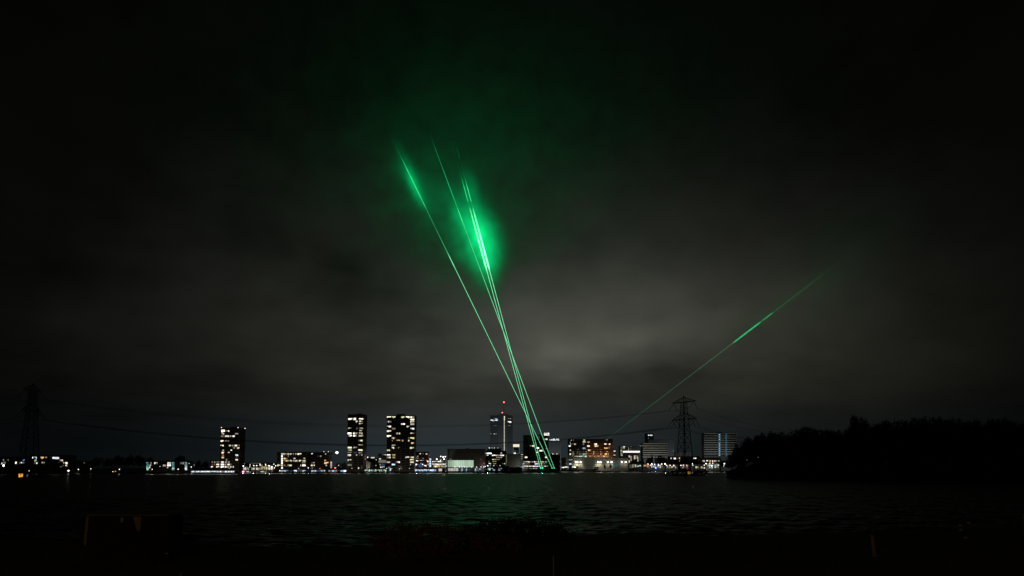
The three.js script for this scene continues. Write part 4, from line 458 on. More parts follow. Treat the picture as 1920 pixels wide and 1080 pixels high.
  const kk = building('white_kiosk', 'glaring white green lit kiosk tent near the water', 1326.4, 1348.6, 869, 1185, 9, M.white, { category: 'kiosk' }); for (const [p0, p1, q0, q1, h, l] of [[1327, 1328.8, 870.6, 878, 'm', 0.4], [1329.2, 1333, 870.8, 874, 'c', 1.5], [1333.4, 1336.6, 871.6, 875, 'v', 1.8], [1329.2, 1332.6, 874.6, 878, 'm', 0.8], [1333, 1336.6, 876, 878.4, 'c', 1], [1337.8, 1339.2, 869.8, 878.6, 'w', 0.8], [1339.6, 1343.4, 871, 877.6, 'm', 0.35], [1340, 1342.6, 874.4, 877.6, 'w', 0.7], [1343.8, 1345, 868.8 + 0.8, 871, 'v', 0.9], [1345.4, 1348, 871.4, 873.4, 'v', 1.2], [1345, 1347.6, 874.4, 878.6, 'c', 0.8]]) { kk.win(p0, p1, q0, q1, h, l); }
  lamp('white globe lamp on the shore path beside the dark wood', undefined, 1358.2, 869.2, 1190, 'v', 1.0, 3, 60, { name: 'path_lamp' });
  lamps('white globe lamp before the white kiosk', 'lamps before the kiosk', 1176, [[1323.8, 869.2, 'v', 0.95, 3, 30], [1320.6, 872, 'g', 0.9, 1.6, 20], [1331, 868.4, 'v', 0.7, 2.6, 0], [1336.2, 868.4, 'v', 0.7, 2.6, 0], [1357.4, 872.2, 'v', 0.55, 1.8, 0], [1357.2, 874.4, 'w', 0.5, 1.4, 0], [1321, 878.4, 'o', 0.55, 1.6, 0]]);
  const lot = []; for (const [p, q, h, l] of [[1215, 870, 'p', 3], [1219.4, 872.2, 'p', 2.6], [1222.2, 869.4, 'p', 3], [1222.6, 871, 'p', 2], [1227.4, 870.4, 'p', 3], [1234.4, 870.6, 'p', 2.6], [1234.4, 872.4, 'p', 2.6], [1237.4, 872.4, 'p', 2.4], [1240.8, 870, 'v', 3], [1246.8, 869.8, 'v', 4], [1249.6, 872.4, 'p', 2.6], [1256.4, 872.4, 'p', 3], [1263.2, 872.4, 'p', 3], [1276.8, 872.4, 'p', 2.8], [1281.4, 872, 'p', 3], [1287.8, 872.4, 'p', 3], [1298.4, 869.6, 'v', 3], [1299.4, 872.2, 'm', 2.4]]) lot.push([p, q, h, l === 4 ? 0.95 : 0.72, l, l > 2.7 ? 26 : 0]);
  lamps('white lamp over the busy shore promenade', 'lamps along the busy promenade', 1188, lot);
  // promenade shelters with lit fronts, and a row of lit market tables
  const shelter = (label, p0, p1, q0, list) => { const b = building('promenade_shelter', label, p0, p1, q0, 1200 + rr(-4, 4), 5, M.bronze, { category: 'shelter' }); for (const [a0, a1, c0, c1, h, l] of list) b.win(a0, a1, c0, c1, h, l); };
  shelter('pale green lit shelter on the promenade beside the upright lights', 1179, 1204, 869, [[1180, 1185, 871, 878, 'g', 0.3], [1186, 1190, 870.6, 877, 'g', 0.45], [1191, 1194.6, 871, 876, 'w', 0.5], [1195.4, 1197.6, 873, 877, 'm', 1.1], [1199, 1201.4, 872, 876, 'm', 0.9]]);
  shelter('orange lit shelter on the promenade', 1206, 1217, 869.6, [[1207, 1210, 872, 875, 'o', 0.5], [1210.4, 1213.4, 870.8, 874.6, 'o', 0.9], [1213.6, 1216, 872.6, 876, 'o', 0.8]]);
  shelter('violet grey lit shelter on the promenade beside the blue lamp', 1220, 1243, 870, [[1221, 1223, 872, 877, 'p', 0.5], [1224, 1226, 873, 876, 'p', 0.6], [1227.4, 1228.6, 872, 877, 's', 1.5], [1230, 1233, 871.6, 875, 's', 0.35], [1233.4, 1235, 873, 877, 'p', 0.8], [1237, 1238.6, 874.6, 877.6, 'v', 1.2], [1240, 1241.6, 872.6, 877, 'm', 0.5]]);
  shelter('yellow white lit shelter on the promenade before the low school', 1248, 1271, 871, [[1250.6, 1252.4, 873, 877.6, 'g', 0.6], [1254, 1257, 873.6, 878, 'g', 0.45], [1258.6, 1261, 874.4, 877, 'w', 1], [1261.4, 1264.4, 873, 876.8, 'w', 0.8], [1264.6, 1266, 873, 875, 'g', 0.8], [1266.6, 1268.6, 875, 878.4, 'v', 1]]);
  shelter('red and cream lit shelter on the promenade beyond the islet', 1276, 1292, 871, [[1278.6, 1281, 873, 878.4, 'g', 0.45], [1281.6, 1284, 872.6, 876, 'p', 0.8], [1284.4, 1287, 874.6, 876.4, 'w', 0.9], [1287.4, 1290, 874, 877, 'r', 0.7]]);
  shelter('dim green lit shelter on the promenade beside the kiosk', 1296, 1323, 870.6, [[1295.4 + 1, 1300.8, 872, 873.6, 'm', 1.1], [1304, 1307, 874, 878, 'g', 0.5], [1307.6, 1310, 875, 877.6, 'g', 0.35], [1313, 1317, 874.6, 878, 'w', 0.45], [1318, 1322, 876, 878.4, 'p', 0.6]]);
  lamp('low bright blue lamp at the promenade edge', undefined, 1229.6, 877.4, 1172, 'b', 1.15, 5, 90, { name: 'blue_quay_lamp' });
  for (const [px, pt, w, k] of [[1186, 859, 0.7, 'cone'], [1192.4, 857, 0.6, 'cone'], [1199, 861, 0.9, 'round'], [1206, 852, 0.55, 'cone'], [1222, 850, 0.6, 'tall'], [1229, 848.6, 0.6, 'cone'], [1234, 847.2, 0.6, 'cone'], [1239, 852, 0.9, 'round'], [1216, 857, 0.9, 'round'], [1246, 859, 1, 'round'], [1285, 862, 1.1, 'round'], [1299, 863, 1, 'round'], [1312, 865, 1, 'round'], [1354, 862, 1.2, 'round'], [1362, 860, 1, 'round']]) farTree('dark tree on the far promenade before the banded offices', px, pt, 1222, w, k, M.leafDark, 'trees along the far promenade', 'promenade_tree');
}

// ================================================================ added fill floodlights with no known source, put in to brighten dark facades
function fillFlood(label, px, h, d, cd, hue = 'v') { const p = at(px, 870, d), t = thing('added_floodlight', label, 'floodlight', V(p.x, GY, -d)); part(t, 'pole', bar(V(0, 0, 0), V(0, h, 0), 0.18, 7, 0.11), M.darkSteel); box(t, 'lamp_housing', M.darkSteel, 0, h + 0.3, 0.1, 1.3, 0.4, 0.5); box(t, 'lamp_head', em(hue, 2), 0, h, -0.1, 1.1, 0.25, 0.4); const l = new THREE.SpotLight(new THREE.Color().setRGB(...HUE[hue]), cd, 0, 1.35, 0.6); l.name = 'floodlight_beam'; l.position.set(0, h - 0.2, -0.6); l.target.position.set(0, h + 4, -30); l.castShadow = true; l.shadow.radius = 20; t.add(l, l.target); }
fillFlood('added fill floodlight on the square before the beacon skyscraper', 930, 13, 1375, 5200, 'c'); fillFlood('added fill floodlight in the street before the sign office', 1042, 10, 1112, 1000, 'c'); fillFlood('added fill floodlight in the lane beside the balcony tower', 977.8, 6, 974, 130, 'c'); fillFlood('added fill floodlight in the yard before the jutting banded office', 1214, 9, 1264, 1100, 'v'); fillFlood('added fill floodlight in the yard end before the jutting banded office', 1240, 9, 1264, 1000, 'c'); fillFlood('added fill floodlight in the lane before the grid office', 1258, 12, 1345, 520, 'c'); fillFlood('added fill floodlight in the yard before the blue lit office', 1330, 9, 1295, 1350, 'c'); fillFlood('second added fill floodlight in the yard before the blue lit office', 1366, 9, 1295, 1350, 'c'); fillFlood('added fill floodlight on the path before the grey low hall', 1281, 9, 1380, 300, 'v'); fillFlood('small added fill floodlight at the foot of the slim tower', 660, 4, 922, 170, 'w'); fillFlood('small added fill floodlight at the foot of the broad tower', 735, 4, 922, 170, 'w'); fillFlood('second small added fill floodlight at the foot of the broad tower', 768, 4, 922, 170, 'v'); fillFlood('small added fill floodlight on the lawn before the high flats', 430, 4, 925, 170, 'w'); fillFlood('small added fill floodlight on the quay before the long flats block', 560, 4, 921, 40, 'w'); fillFlood('small added fill floodlight on the quay before the brown flats block', 600, 4, 921, 40, 'o'); fillFlood('first added amber fill floodlight between the hall and the flats', 1109, 17, 1218, 380, 'o'); fillFlood('second added amber fill floodlight between the hall and the flats', 1125, 17, 1218, 380, 'o'); fillFlood('third added amber fill floodlight between the hall and the flats', 1141, 17, 1218, 380, 'o'); fillFlood('added fill floodlight on the theatre forecourt', 895, 4.5, 934, 70, 'w'); fillFlood('added fill floodlight at the theatre stage door', 855, 4.5, 934, 50, 'v'); fillFlood('added fill floodlight beside the dark box hall', 964, 5, 972, 30, 'w');

// ================================================================ lasers
{
  const D = 944;
  const projector = (label, px, py, glow) => { const p = at(px, py, D), t = thing('laser_projector', label, 'laser projector', V(p.x, GY, -D)); box(t, 'stand', M.darkSteel, 0, (p.y - GY - 0.8) / 2, 0, 0.7, Math.max(0.2, p.y - GY - 0.8), 0.7); box(t, 'housing', M.slate, 0, p.y - GY - 0.45, 0, 1.5, 0.7, 1.1); const o = part(t, 'light_aperture', globe, em('n', glow)); o.position.set(0, p.y - GY + 0.15, 0.2); o.scale.set(0.75, 0.4, 0.6); return [t, p.y - GY]; };
  const [t, h] = projector('green glowing laser projector at the quay before the lit podium', 1014, 877.6, 3), [t2, h2] = projector('second green glowing laser projector close beside the first on the quay', 1017.4, 877.6, 3); projector('dim laser projector at the quay under the outer pair of beams', 1035.2, 878, 1.6); projector('dim laser projector on the quay end under the last of the outer beams', 1039.2, 878, 1.6);
  for (const [q, y] of [[t, h], [t2, h2]]) { const l = new THREE.PointLight(new THREE.Color(0.05, 1, 0.45), 60); l.name = 'laser_glow'; l.position.set(0, y + 0.9, 1.5); l.castShadow = true; l.shadow.radius = 10; q.add(l); }
  // one beam: a thin luminous column of lit air and cloud droplets; stations are [row, strength, half width in metres, share of whitish core]
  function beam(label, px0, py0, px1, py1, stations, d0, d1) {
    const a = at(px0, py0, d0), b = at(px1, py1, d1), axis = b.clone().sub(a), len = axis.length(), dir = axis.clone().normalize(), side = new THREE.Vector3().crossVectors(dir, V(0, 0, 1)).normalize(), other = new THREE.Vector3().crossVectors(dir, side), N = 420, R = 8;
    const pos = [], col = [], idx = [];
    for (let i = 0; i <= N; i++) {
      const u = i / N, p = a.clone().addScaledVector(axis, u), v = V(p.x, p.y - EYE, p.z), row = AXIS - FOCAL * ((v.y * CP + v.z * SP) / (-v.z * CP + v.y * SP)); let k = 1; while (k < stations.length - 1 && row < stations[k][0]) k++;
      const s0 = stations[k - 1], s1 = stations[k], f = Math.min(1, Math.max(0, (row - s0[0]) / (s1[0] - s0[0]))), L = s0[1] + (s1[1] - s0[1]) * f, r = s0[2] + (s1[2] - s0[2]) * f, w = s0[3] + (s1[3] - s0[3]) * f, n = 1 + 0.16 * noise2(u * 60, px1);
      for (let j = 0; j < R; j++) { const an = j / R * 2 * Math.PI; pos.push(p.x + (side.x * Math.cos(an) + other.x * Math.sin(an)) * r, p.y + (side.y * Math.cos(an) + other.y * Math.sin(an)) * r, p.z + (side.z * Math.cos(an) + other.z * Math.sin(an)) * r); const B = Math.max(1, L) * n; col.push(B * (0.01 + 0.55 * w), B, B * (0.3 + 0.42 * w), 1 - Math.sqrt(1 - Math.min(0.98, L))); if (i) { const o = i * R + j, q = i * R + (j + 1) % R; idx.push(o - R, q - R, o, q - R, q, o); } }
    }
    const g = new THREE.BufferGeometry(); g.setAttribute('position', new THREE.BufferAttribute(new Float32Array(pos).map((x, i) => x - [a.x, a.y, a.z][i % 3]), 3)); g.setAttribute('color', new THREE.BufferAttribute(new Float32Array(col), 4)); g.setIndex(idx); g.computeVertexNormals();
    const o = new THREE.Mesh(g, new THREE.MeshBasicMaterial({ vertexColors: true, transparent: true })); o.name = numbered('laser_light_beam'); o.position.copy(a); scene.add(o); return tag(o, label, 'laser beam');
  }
  // straight lines seen from the lake: foot and head of each beam
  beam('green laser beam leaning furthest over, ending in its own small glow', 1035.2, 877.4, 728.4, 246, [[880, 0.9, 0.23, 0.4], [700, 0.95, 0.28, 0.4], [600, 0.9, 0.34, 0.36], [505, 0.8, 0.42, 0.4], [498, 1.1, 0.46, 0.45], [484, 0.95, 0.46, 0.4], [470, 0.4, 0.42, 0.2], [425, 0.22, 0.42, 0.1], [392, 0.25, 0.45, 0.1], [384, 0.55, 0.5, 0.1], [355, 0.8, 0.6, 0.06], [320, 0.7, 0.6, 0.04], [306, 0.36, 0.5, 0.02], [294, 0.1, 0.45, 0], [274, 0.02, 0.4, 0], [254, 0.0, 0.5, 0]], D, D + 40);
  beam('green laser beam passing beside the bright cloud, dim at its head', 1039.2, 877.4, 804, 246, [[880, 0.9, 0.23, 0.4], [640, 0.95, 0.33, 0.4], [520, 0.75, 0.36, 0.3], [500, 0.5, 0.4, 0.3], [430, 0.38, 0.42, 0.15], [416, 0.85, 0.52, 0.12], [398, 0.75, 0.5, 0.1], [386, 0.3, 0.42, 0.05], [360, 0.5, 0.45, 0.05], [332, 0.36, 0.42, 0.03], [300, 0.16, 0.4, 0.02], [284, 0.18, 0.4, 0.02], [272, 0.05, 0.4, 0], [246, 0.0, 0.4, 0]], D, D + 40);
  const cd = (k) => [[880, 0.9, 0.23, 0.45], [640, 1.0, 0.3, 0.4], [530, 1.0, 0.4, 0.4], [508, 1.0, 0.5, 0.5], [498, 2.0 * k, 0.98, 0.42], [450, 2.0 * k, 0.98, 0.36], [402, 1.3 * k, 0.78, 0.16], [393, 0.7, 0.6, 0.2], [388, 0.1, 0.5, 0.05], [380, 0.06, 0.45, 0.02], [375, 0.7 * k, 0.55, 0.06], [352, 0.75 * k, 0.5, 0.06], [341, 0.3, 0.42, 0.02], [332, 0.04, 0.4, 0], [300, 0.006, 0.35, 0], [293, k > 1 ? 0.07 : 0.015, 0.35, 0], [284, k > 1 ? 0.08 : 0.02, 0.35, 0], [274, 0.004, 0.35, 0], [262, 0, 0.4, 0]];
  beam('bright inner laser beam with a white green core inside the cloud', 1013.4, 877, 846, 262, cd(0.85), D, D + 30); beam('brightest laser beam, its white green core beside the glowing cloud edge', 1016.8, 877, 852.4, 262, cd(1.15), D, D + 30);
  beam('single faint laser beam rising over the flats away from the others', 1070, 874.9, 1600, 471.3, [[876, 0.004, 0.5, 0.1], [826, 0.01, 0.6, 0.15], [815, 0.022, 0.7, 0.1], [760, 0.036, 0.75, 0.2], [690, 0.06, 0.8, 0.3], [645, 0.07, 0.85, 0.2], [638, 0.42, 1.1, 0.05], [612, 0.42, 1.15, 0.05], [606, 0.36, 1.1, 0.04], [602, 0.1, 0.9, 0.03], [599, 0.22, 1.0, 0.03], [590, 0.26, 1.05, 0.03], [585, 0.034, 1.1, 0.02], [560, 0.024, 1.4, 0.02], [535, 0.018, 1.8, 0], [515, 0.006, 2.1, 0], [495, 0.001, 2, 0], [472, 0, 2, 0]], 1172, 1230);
}

// ================================================================ power line over the lake
{
  const pylonGeo = () => {
    const lat = [], brace = [], W = [[0, 5.0], [14, 4.1], [30, 3.15], [42.5, 2.35], [55.7, 1.55], [60.3, 0.12]], half = (y) => { let i = 1; while (y > W[i][0]) i++; const f = (y - W[i - 1][0]) / (W[i][0] - W[i - 1][0]); return W[i - 1][1] + (W[i][1] - W[i - 1][1]) * f; };
    const legs = []; for (const [sx, sz] of [[1, 1], [1, -1], [-1, -1], [-1, 1]]) { const gs = []; for (let i = 1; i < W.length; i++) gs.push(bar(V(sx * W[i - 1][1], W[i - 1][0], sz * W[i - 1][1]), V(sx * W[i][1], W[i][0], sz * W[i][1]), i < 4 ? 0.28 : 0.22, 5)); legs.push(mergeGeometries(gs)); }
    let y = 0; while (y < 55) { const st = half(y) * 1.75 + 0.6, y2 = Math.min(55.7, y + st), a = half(y), b = half(y2); for (const [x0, z0, x1, z1] of [[1, 1, 1, -1], [1, -1, -1, -1], [-1, -1, -1, 1], [-1, 1, 1, 1]]) { brace.push(bar(V(x0 * a, y, z0 * a), V(x1 * b, y2, z1 * b), 0.13, 4), bar(V(x1 * a, y, z1 * a), V(x0 * b, y2, z0 * b), 0.13, 4), bar(V(x0 * b, y2, z0 * b), V(x1 * b, y2, z1 * b), 0.13, 4)); } y = y2; }
    const arm = (s, y0, rise) => { const gs = [], L = 13.6, b = half(y0), tip = V(s * L, y0, 0); for (const z of [1, -1]) gs.push(bar(V(s * b, y0, z * b), tip, 0.3, 5), bar(V(s * b * 0.6, y0 + rise, z * b * 0.6), tip, 0.17, 4)); for (let i = 1; i < 6; i++) { const f = i / 6, x = s * (b + (L - b) * f), w = b * (1 - f), yy = y0 + rise * (1 - f); gs.push(bar(V(x, y0, w), V(x, y0, -w), 0.1, 4), bar(V(x, y0, w), V(x, yy, w * 0.6), 0.09, 4), bar(V(x, y0, -w), V(x, yy, -w * 0.6), 0.09, 4)); } return mergeGeometries(gs); };
    return { legs, brace: mergeGeometries(brace), arms: [arm(1, 55.7, 3.4), arm(-1, 55.7, 3.4), arm(1, 42.5, 4.6), arm(-1, 42.5, 4.6)] };
  };
  const G = pylonGeo(), string = (a, b) => { const gs = [bar(a, b, 0.1, 5)]; for (let i = 1; i < 12; i++) { const p = a.clone().lerp(b, i / 12), q = a.clone().lerp(b, i / 12 + 0.03); gs.push(bar(p, q, 0.26, 7)); } return mergeGeometries(gs); };
  const pylon = (label, px, d, ax, az, into, out) => { // ax, az: direction of the arms; into / out: unit direction of the two spans
    const p = at(px, 885, d), t = thing('lattice_pylon', label, 'pylon', V(p.x, 0.3, -d)), yaw = Math.atan2(-az, ax); t.rotation.y = yaw; for (const l of G.legs) part(t, 'leg', l, M.darkSteel); part(t, 'bracing', G.brace, M.darkSteel); for (const a of G.arms) part(t, 'cross_arm', a, M.darkSteel); for (const [sx, sz] of [[1, 1], [1, -1], [-1, -1], [-1, 1]]) box(t, 'footing', M.quay, sx * 5, 0.2, sz * 5, 1.8, 1.8, 1.8);
    const ends = [], unyaw = (v) => v.clone().applyAxisAngle(V(0, 1, 0), -yaw);
    for (const [x, y] of [[-11.4, 55.2], [11.4, 55.2], [-13.2, 42.2], [-8.6, 42.2], [8.6, 42.2], [13.2, 42.2]]) { const top = V(x, y, 0), pair = []; for (const dir of [into, out]) { const q = top.clone().addScaledVector(unyaw(dir), 4.6).add(V(0, -5.4, 0)); part(t, 'insulator', string(top, q), M.porcelain); pair.push(q.clone().applyAxisAngle(V(0, 1, 0), yaw).add(t.position)); } ends.push(pair); }
    return { t, ends, p };
  };
  const A = at(53.6, 885, 500), B = at(1284.6, 885, 590), dirAB = V(B.x - A.x, 0, B.z - A.z).normalize(), dirOut = V(0.70, 0, -0.71).normalize(), dirIn = V(-0.98, 0, 0.12).normalize();
  const bis = dirAB.clone().add(dirOut).normalize(), armB = V(-bis.z, 0, bis.x), bisA = dirAB.clone().sub(dirIn).normalize(), armA = V(-bisA.z, 0, bisA.x);
  const pa = pylon('dim lattice pylon at the dark end of the lake over the low flats', 53.6, 500, armA.x, armA.z, dirIn, dirAB), pb = pylon('lattice pylon with two pairs of arms between the two banded offices', 1284.6, 590, armB.x, armB.z, dirAB.clone().negate(), dirOut);
  const wire = (label, group, a, b, sag) => { // one phase: a twin bundle hanging in a parabola
    const gs = []; for (const off of [-0.22, 0.22]) { const pts = []; for (let i = 0; i <= 40; i++) { const f = i / 40; pts.push(V(a.x + (b.x - a.x) * f, a.y + (b.y - a.y) * f - 4 * sag * f * (1 - f) + off, a.z + (b.z - a.z) * f)); } gs.push(new THREE.TubeGeometry(new THREE.CatmullRomCurve3(pts), 60, 0.043, 5)); }
    const o = shade(new THREE.Mesh(mergeGeometries(gs), M.wire)); o.name = numbered('power_line'); scene.add(o); tag(o, label, 'power line', group);
  };
  const names = ['upper', 'upper', 'lower', 'lower', 'lower', 'lower'];
  pa.ends.forEach((e, i) => { wire(`${names[i]} power line sagging over the lake between the two pylons`, `${names[i]} lines between the pylons`, e[1], pb.ends[i][0], i < 2 ? 15 : 15.5); const c = e[0]; wire(`${names[i]} power line running on beyond the dim pylon`, `${names[i]} lines beyond the dim pylon`, c, c.clone().addScaledVector(dirIn, 420), 14); const f = pb.ends[i][1]; wire(`${names[i]} power line running from the clear pylon towards the dark wood`, `${names[i]} lines towards the wood`, f, f.clone().addScaledVector(dirOut, 460).add(V(0, -2, 0)), 13); });
  // islets with shrubs under the pylons, and the two shipping signs on each
  const islet = (label, cx, z, w, dpt, shrubs) => { const s = new THREE.SphereGeometry(1, 28, 10, 0, 2 * Math.PI, 0, Math.PI / 2); s.scale(w, 1.1, dpt); const p = s.attributes.position; for (let i = 0; i < p.count; i++) { const k = 1 + 0.14 * noise2(p.getX(i) * 0.3, p.getZ(i) * 0.3); p.setX(i, p.getX(i) * k); p.setZ(i, p.getZ(i) * k); } s.computeVertexNormals(); s.translate(cx, -0.1, z); structure('islet_ground', s, M.bank); for (const [dx, dz, h, k] of shrubs) tree(label, cx + dx, 0.5, z + dz, h, k, 'round', M.leafDark, label + ' group', 'islet_shrub'); };
  islet('dark shrub on the pylon islet before the promenade', B.x + 0.5, B.z, 17, 9, [[-14, 4, 2.8, 1.7], [-11, 5, 3.6, 1.6], [-8, 6, 4.2, 1.5], [-5, 6, 5.2, 1.3], [-2.5, 6.5, 5.6, 1.1], [0, 6, 4.6, 1.4], [5.5, 6, 3, 1.7], [8, 6, 3.8, 1.5], [11, 5, 3.4, 1.6], [14, 4, 2.6, 1.8]]);
  islet('dark shrub on the islet below the dim pylon', A.x + 1, A.z, 13, 8, [[-9, 3, 3, 1.6], [2.5, 6, 3.4, 1.5], [5.4, 5, 4.6, 1.4], [8.4, 4, 3.6, 1.6], [11, 2, 2.6, 1.7]]);
  const sign = (label, px, py, d, w, bolt, level) => { const p = at(px, py, d), t = thing(bolt ? 'cable_warning_sign' : 'headroom_sign', label, 'water sign', V(p.x, 0.2, p.z)), y = p.y - 0.2; for (const s of [-1, 1]) box(t, 'post', M.darkSteel, s * w * 0.32, (y - w / 2) / 2, -0.15, 0.16, Math.max(0.3, y - w / 2), 0.16); box(t, 'panel_frame', bolt ? M.slate : em('a', 0.3), 0, y, -0.06, w + 0.24, w + 0.24, 0.1);
    if (!bolt) { box(t, 'sign_light_panel', em('a', level), 0, y, 0.02, w, w, 0.06); const s = new THREE.Shape(); s.moveTo(-w * 0.24, w * 0.46); s.lineTo(w * 0.24, w * 0.46); s.lineTo(0, w * 0.06); part(t, 'triangle_mark', new THREE.ExtrudeGeometry(s, { depth: 0.04, bevelEnabled: false }).translate(0, y, 0.055), M.slate); }
    else { box(t, 'sign_panel', M.slate, 0, y, 0.0, w, w, 0.05); const s = new THREE.Shape(); [[0.2, 0.48], [-0.2, 0.02], [0.0, 0.02], [-0.26, -0.48], [0.22, 0.1], [0.02, 0.1], [0.34, 0.48]].forEach(([x, q], i) => (i ? s.lineTo(x * w, q * w) : s.moveTo(x * w, q * w))); part(t, 'bolt_mark_light', new THREE.ExtrudeGeometry(s, { depth: 0.05, bevelEnabled: false }).translate(0, y, 0.03), em(level > 0.3 ? 's' : 'v', level)); } };
  sign('orange lit square water sign with a black triangle below the dim pylon', 38.8, 892.2, 492, 2.55, false, 0.95); sign('dark water sign with a faint bolt beside the bright orange sign', 51, 892.2, 492, 2.3, true, 0.14);
  sign('small orange lit water sign with a black triangle on the shrubby islet', 1292, 886.4, 579, 1.7, false, 0.24); sign('small water sign with a bluish bolt on the shrubby islet', 1297.8, 886.6, 579, 1.7, true, 0.4);
}

// ================================================================ wooded shore on the near right
{
  const outline = [[1368, 862], [1376, 850], [1384, 829], [1390, 833], [1398, 824], [1412, 822], [1424, 814], [1440, 811], [1462, 812], [1480, 811], [1500, 806], [1515, 799], [1530, 805], [1560, 807], [1584, 805], [1622, 797], [1640, 796], [1655, 789], [1680, 791], [1705, 788], [1722, 784], [1755, 783], [1800, 787], [1850, 786], [1890, 787], [1908, 792], [1925, 804], [2000, 806], [2120, 800], [2300, 800]];
  const top = (px) => { let i = 1; while (i < outline.length - 1 && px > outline[i][0]) i++; const [a, b] = [outline[i - 1], outline[i]]; return b[1] + (a[1] - b[1]) * Math.max(0, (b[0] - px) / (b[0] - a[0])); };
  const dist = (px) => 430 - (Math.min(px, 1950) - 1365) * 0.2;
  const line = [[1362, 436], [1372, 424], [1450, 408], [1600, 380], [1800, 342], [1990, 306], [2300, 250]].map(([p, d]) => at(p, 900, d)), s = new THREE.Shape(); line.forEach((p, i) => (i ? s.lineTo(p.x, -p.z) : s.moveTo(p.x, -p.z))); s.lineTo(700, 520); s.lineTo(150, 540); const g = new THREE.ExtrudeGeometry(s, { depth: 2, bevelEnabled: false }); g.rotateX(-Math.PI / 2); g.translate(0, -1.2, 0); structure('wooded_shore_ground', g, M.bank);
  const label = 'dark broadleaf tree in the wooded shore across the lake', group = 'trees of the wooded shore';
  for (let px = 1372; px < 1990;) { const d = dist(px) + rr(8, 40), p = at(px, top(px) + rr(-6, -1), d); tree(label, p.x, 0.6, -d, p.y - 0.6, rr(0.62, 0.85), 'round', M.leafDark, group, 'wood_tree'); px += rr(9, 15); }
  for (let px = 1378; px < 1990;) { const d = dist(px) + rr(3, 10), p = at(px, top(px) + rr(22, 55), d); tree(label, p.x, 0.6, -d, Math.max(4, p.y - 0.6), rr(0.8, 1.05), 'round', M.leafDark, group, 'wood_tree'); px += rr(12, 20); }
  for (const [px, pt, w] of [[1596, 778, 0.34], [1604, 774, 0.42], [1617.5, 777, 0.36]]) { const d = 392, p = at(px, pt, d); tree('taller tree standing above the roof of the wood', p.x, 0.6, -d, p.y - 0.6, w, 'round', M.leafDark, 'taller trees of the wood', 'wood_tree'); }
  const lobes = []; for (let px = 1368; px < 2000; px += 7) { const d = dist(px) + rr(2, 26), h = 3.5 + rr(0, 7) * Math.min(1, (px - 1362) / 40), p = at(px, 890, d); lobes.push([p.x, 0.6 + h * 0.4, -d, h * 0.62]); }
  const u = new THREE.Mesh(crownGeo(90000, lobes, 0.42, 0.9), M.leafDark); shade(u); u.name = 'shore_undergrowth'; tag(u, 'dense black undergrowth filling the wooded shore', 'undergrowth'); u.userData.kind = 'stuff'; scene.add(u);
  for (const [px, py] of [[1400.4, 862.6], [1421.4, 857.4]]) { const d = 398 - (px - 1400) * 0.3, p = at(px, py, d), t = thing('wood_lantern', 'tiny pale lamp on a post glinting among the dark wood', 'lamp', V(p.x, 0.8, -d), 'tiny lamps in the wood'); part(t, 'pole', bar(V(0, 0, 0), V(0, p.y - 0.9, 0), 0.06), M.darkSteel); const o = part(t, 'lamp_head', globe, em('c', 0.2)); o.position.y = p.y - 0.8; o.scale.setScalar(0.17); }
}

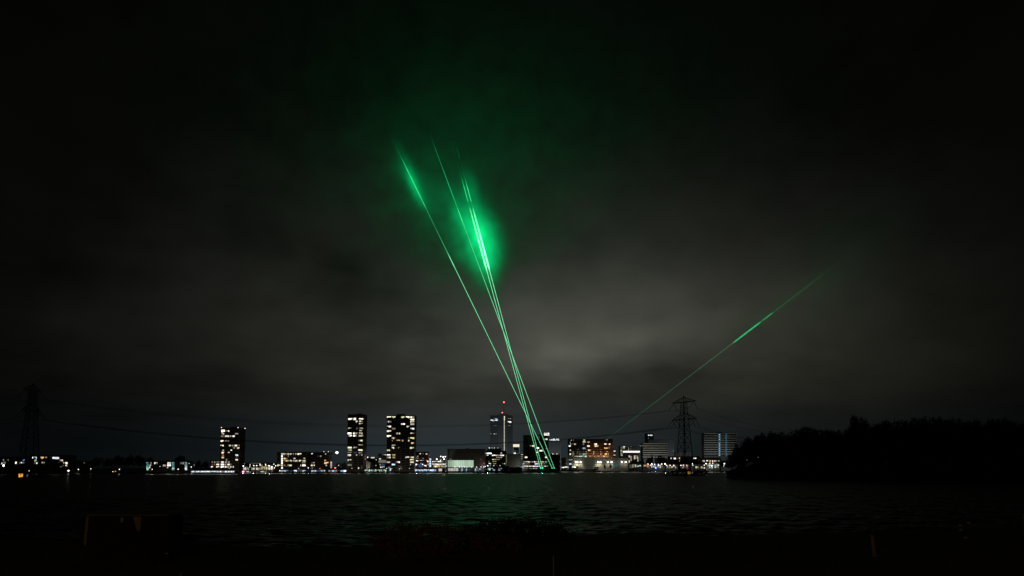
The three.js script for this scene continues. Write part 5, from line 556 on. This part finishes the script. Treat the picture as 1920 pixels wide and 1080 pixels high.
// ================================================================ near bank
{
  const ground = (px, d) => { const p = at(px, 900, d); return V(p.x, bankY(p.x, -d), -d); };
  // two shrubs
  const shrub = (label, d, spots, n, m, leafSize) => { const lobes = spots.map(([px, py, r]) => { const p = at(px, py, d + rr(-0.7, 0.7)); return [p.x, p.y - r, p.z, r]; }), c = ground(spots[Math.floor(spots.length / 2)][0], d), t = thing('bank_shrub', label, 'shrub', c), geo = crownGeo(n, lobes, leafSize); geo.translate(-c.x, -c.y, -c.z); part(t, 'foliage', geo, m); const gs = lobes.map(([x, y, z, r]) => bar(V(0, -0.12, 0), V(x - c.x, y - c.y, z - c.z), 0.03, 5, 0.01)); part(t, 'stem', mergeGeometries(gs), M.bark); };
  shrub('low brownish rounded shrub on the near bank, faintly lit', 22, [[706, 994, 0.3], [728, 984, 0.4], [760, 975, 0.5], [800, 973, 0.52], [838, 978, 0.5], [870, 983, 0.45], [905, 990, 0.42], [940, 998, 0.36], [745, 1005, 0.4], [790, 1002, 0.45], [850, 1006, 0.42], [900, 1012, 0.36], [965, 1006, 0.3]], 14000, M.leafBrown, 0.028);
  shrub('black ragged shrub standing behind the brownish shrub', 24, [[878, 982, 0.35], [905, 972, 0.42], [930, 968, 0.46], [960, 965, 0.5], [990, 966, 0.5], [1020, 972, 0.48], [1045, 978, 0.42], [1066, 990, 0.36], [1085, 1000, 0.28], [940, 995, 0.42], [990, 998, 0.45], [1035, 1003, 0.4]], 15000, M.leafDark, 0.03);
  // low boarded cabinet on the bank
  const d = 20, c = ground(238, d), t = thing('boarded_bench_box', 'low dark box with a flat lid and pale timber posts on the near bank', 'storage box', c), X = (px) => at(px, 1000, d).x - c.x, Y = (py) => at(238, py, d).y - c.y;
  box(t, 'body', M.tar, (X(166) + X(313)) / 2, (Y(968.5) - 0.2) / 2, -0.5, X(313) - X(166), Y(968.5) + 0.2, 0.9); box(t, 'lid', M.slate, (X(160) + X(316)) / 2, Y(966), -0.5, X(316) - X(160), 0.05, 1.06);
  const post = box(t, 'post', M.timber, X(164), (Y(969) + Y(1022)) / 2, 0.02, 0.07, Y(969) - Y(1022), 0.1); post.rotation.z = -0.05; { const s = new THREE.Shape(); s.moveTo(X(248), Y(969)); s.lineTo(X(263), Y(969)); s.lineTo(X(262.6), Y(992)); s.lineTo(X(258), Y(998)); s.lineTo(X(254), Y(990)); part(t, 'lamplight_wedge', new THREE.ExtrudeGeometry(s, { depth: 0.03, bevelEnabled: false }).translate(0, 0, -0.04), M.timber); }  // wedge of timber colour drawn in the outline of a shadow-clipped lit patch
  for (let i = 1; i < 9; i++) box(t, 'board_batten', M.tar, X(166 + i * 16.3), (Y(969.5) - 0.1) / 2, -0.035, 0.02, Y(969.5), 0.03);
  box(t, 'bracket', M.concrete, X(315), Y(1037.5), 0.0, 0.06, 0.03, 0.08); box(t, 'bracket', M.paleTimber, X(227), Y(975), -0.03, 0.07, 0.12, 0.03);
  // stakes, post, dry weed
  const stake = (label, px, py, d, r, m, name = 'marker_stake') => { const b = ground(px, d), p = at(px, py, d), s = thing(name, label, 'stake', b); part(s, 'stake', bar(V(0, -0.1, 0), V(p.x - b.x, p.y - b.y, 0), r, 6, r * 0.8), m); return s; };
  stake('thin pale stake in the grass below the black shrub', 1037.4, 1042, 15, 0.012, M.paleTimber); stake('thin pale stake tip low in the grass beside the boarded box', 340, 1074, 14, 0.01, M.paleTimber); stake('stout weathered timber post on the near bank', 1635, 1003, 18, 0.055, M.timber, 'timber_post');
  const or = stake('stake with an orange reflector at the far end of the bank', 1917.6, 966, 17, 0.03, M.darkSteel, 'reflector_stake'); { const p = at(1917.6, 968, 17).sub(or.position); box(or, 'reflector', M.timber, p.x, p.y, 0.04, 0.06, 0.08, 0.02); }
  const wb = ground(1822, 16), weed = thing('dry_weed', 'tall dry weed with pale seed heads on the near bank', 'weed', wb); for (const [px, py, bx] of [[1800.6, 985, -0.02], [1816, 981, 0.02], [1801, 993.6, 0.0], [1810, 1008, 0.05]]) { const p = at(px, py, 16).sub(wb); part(weed, 'stalk', bar(V(bx, -0.05, 0), p, 0.006, 5, 0.004), M.bark); const h = part(weed, 'seed_head', globe, M.paleTimber); h.position.copy(p); h.scale.set(0.04, 0.022, 0.03); }
  // the street lamp on the path behind: its warm light is what picks the posts out of the dark
  const lp = thing('path_street_lamp', 'tall warm street lamp on the path behind the bank', 'lamp', V(-7, 4.3, 12)); part(lp, 'pole', bar(V(0, 0, 0), V(0, 6, 0), 0.08, 8, 0.05), M.steel); box(lp, 'lamp_arm', M.steel, 0, 6, -0.5, 0.07, 0.07, 1.1); box(lp, 'lamp_hood', M.steel, 0, 5.98, -1.1, 0.3, 0.12, 0.5); const o = part(lp, 'lamp_head', globe, em('w', 3)); o.position.set(0, 5.88, -1.1); o.scale.set(0.11, 0.07, 0.2); const l = new THREE.PointLight(new THREE.Color(1, 0.6, 0.24), 95); l.name = 'street_lamp_glow'; l.position.set(0, 5.72, -1.1); l.castShadow = true; l.shadow.radius = 6; lp.add(l);
}

renderer.render(scene, camera);
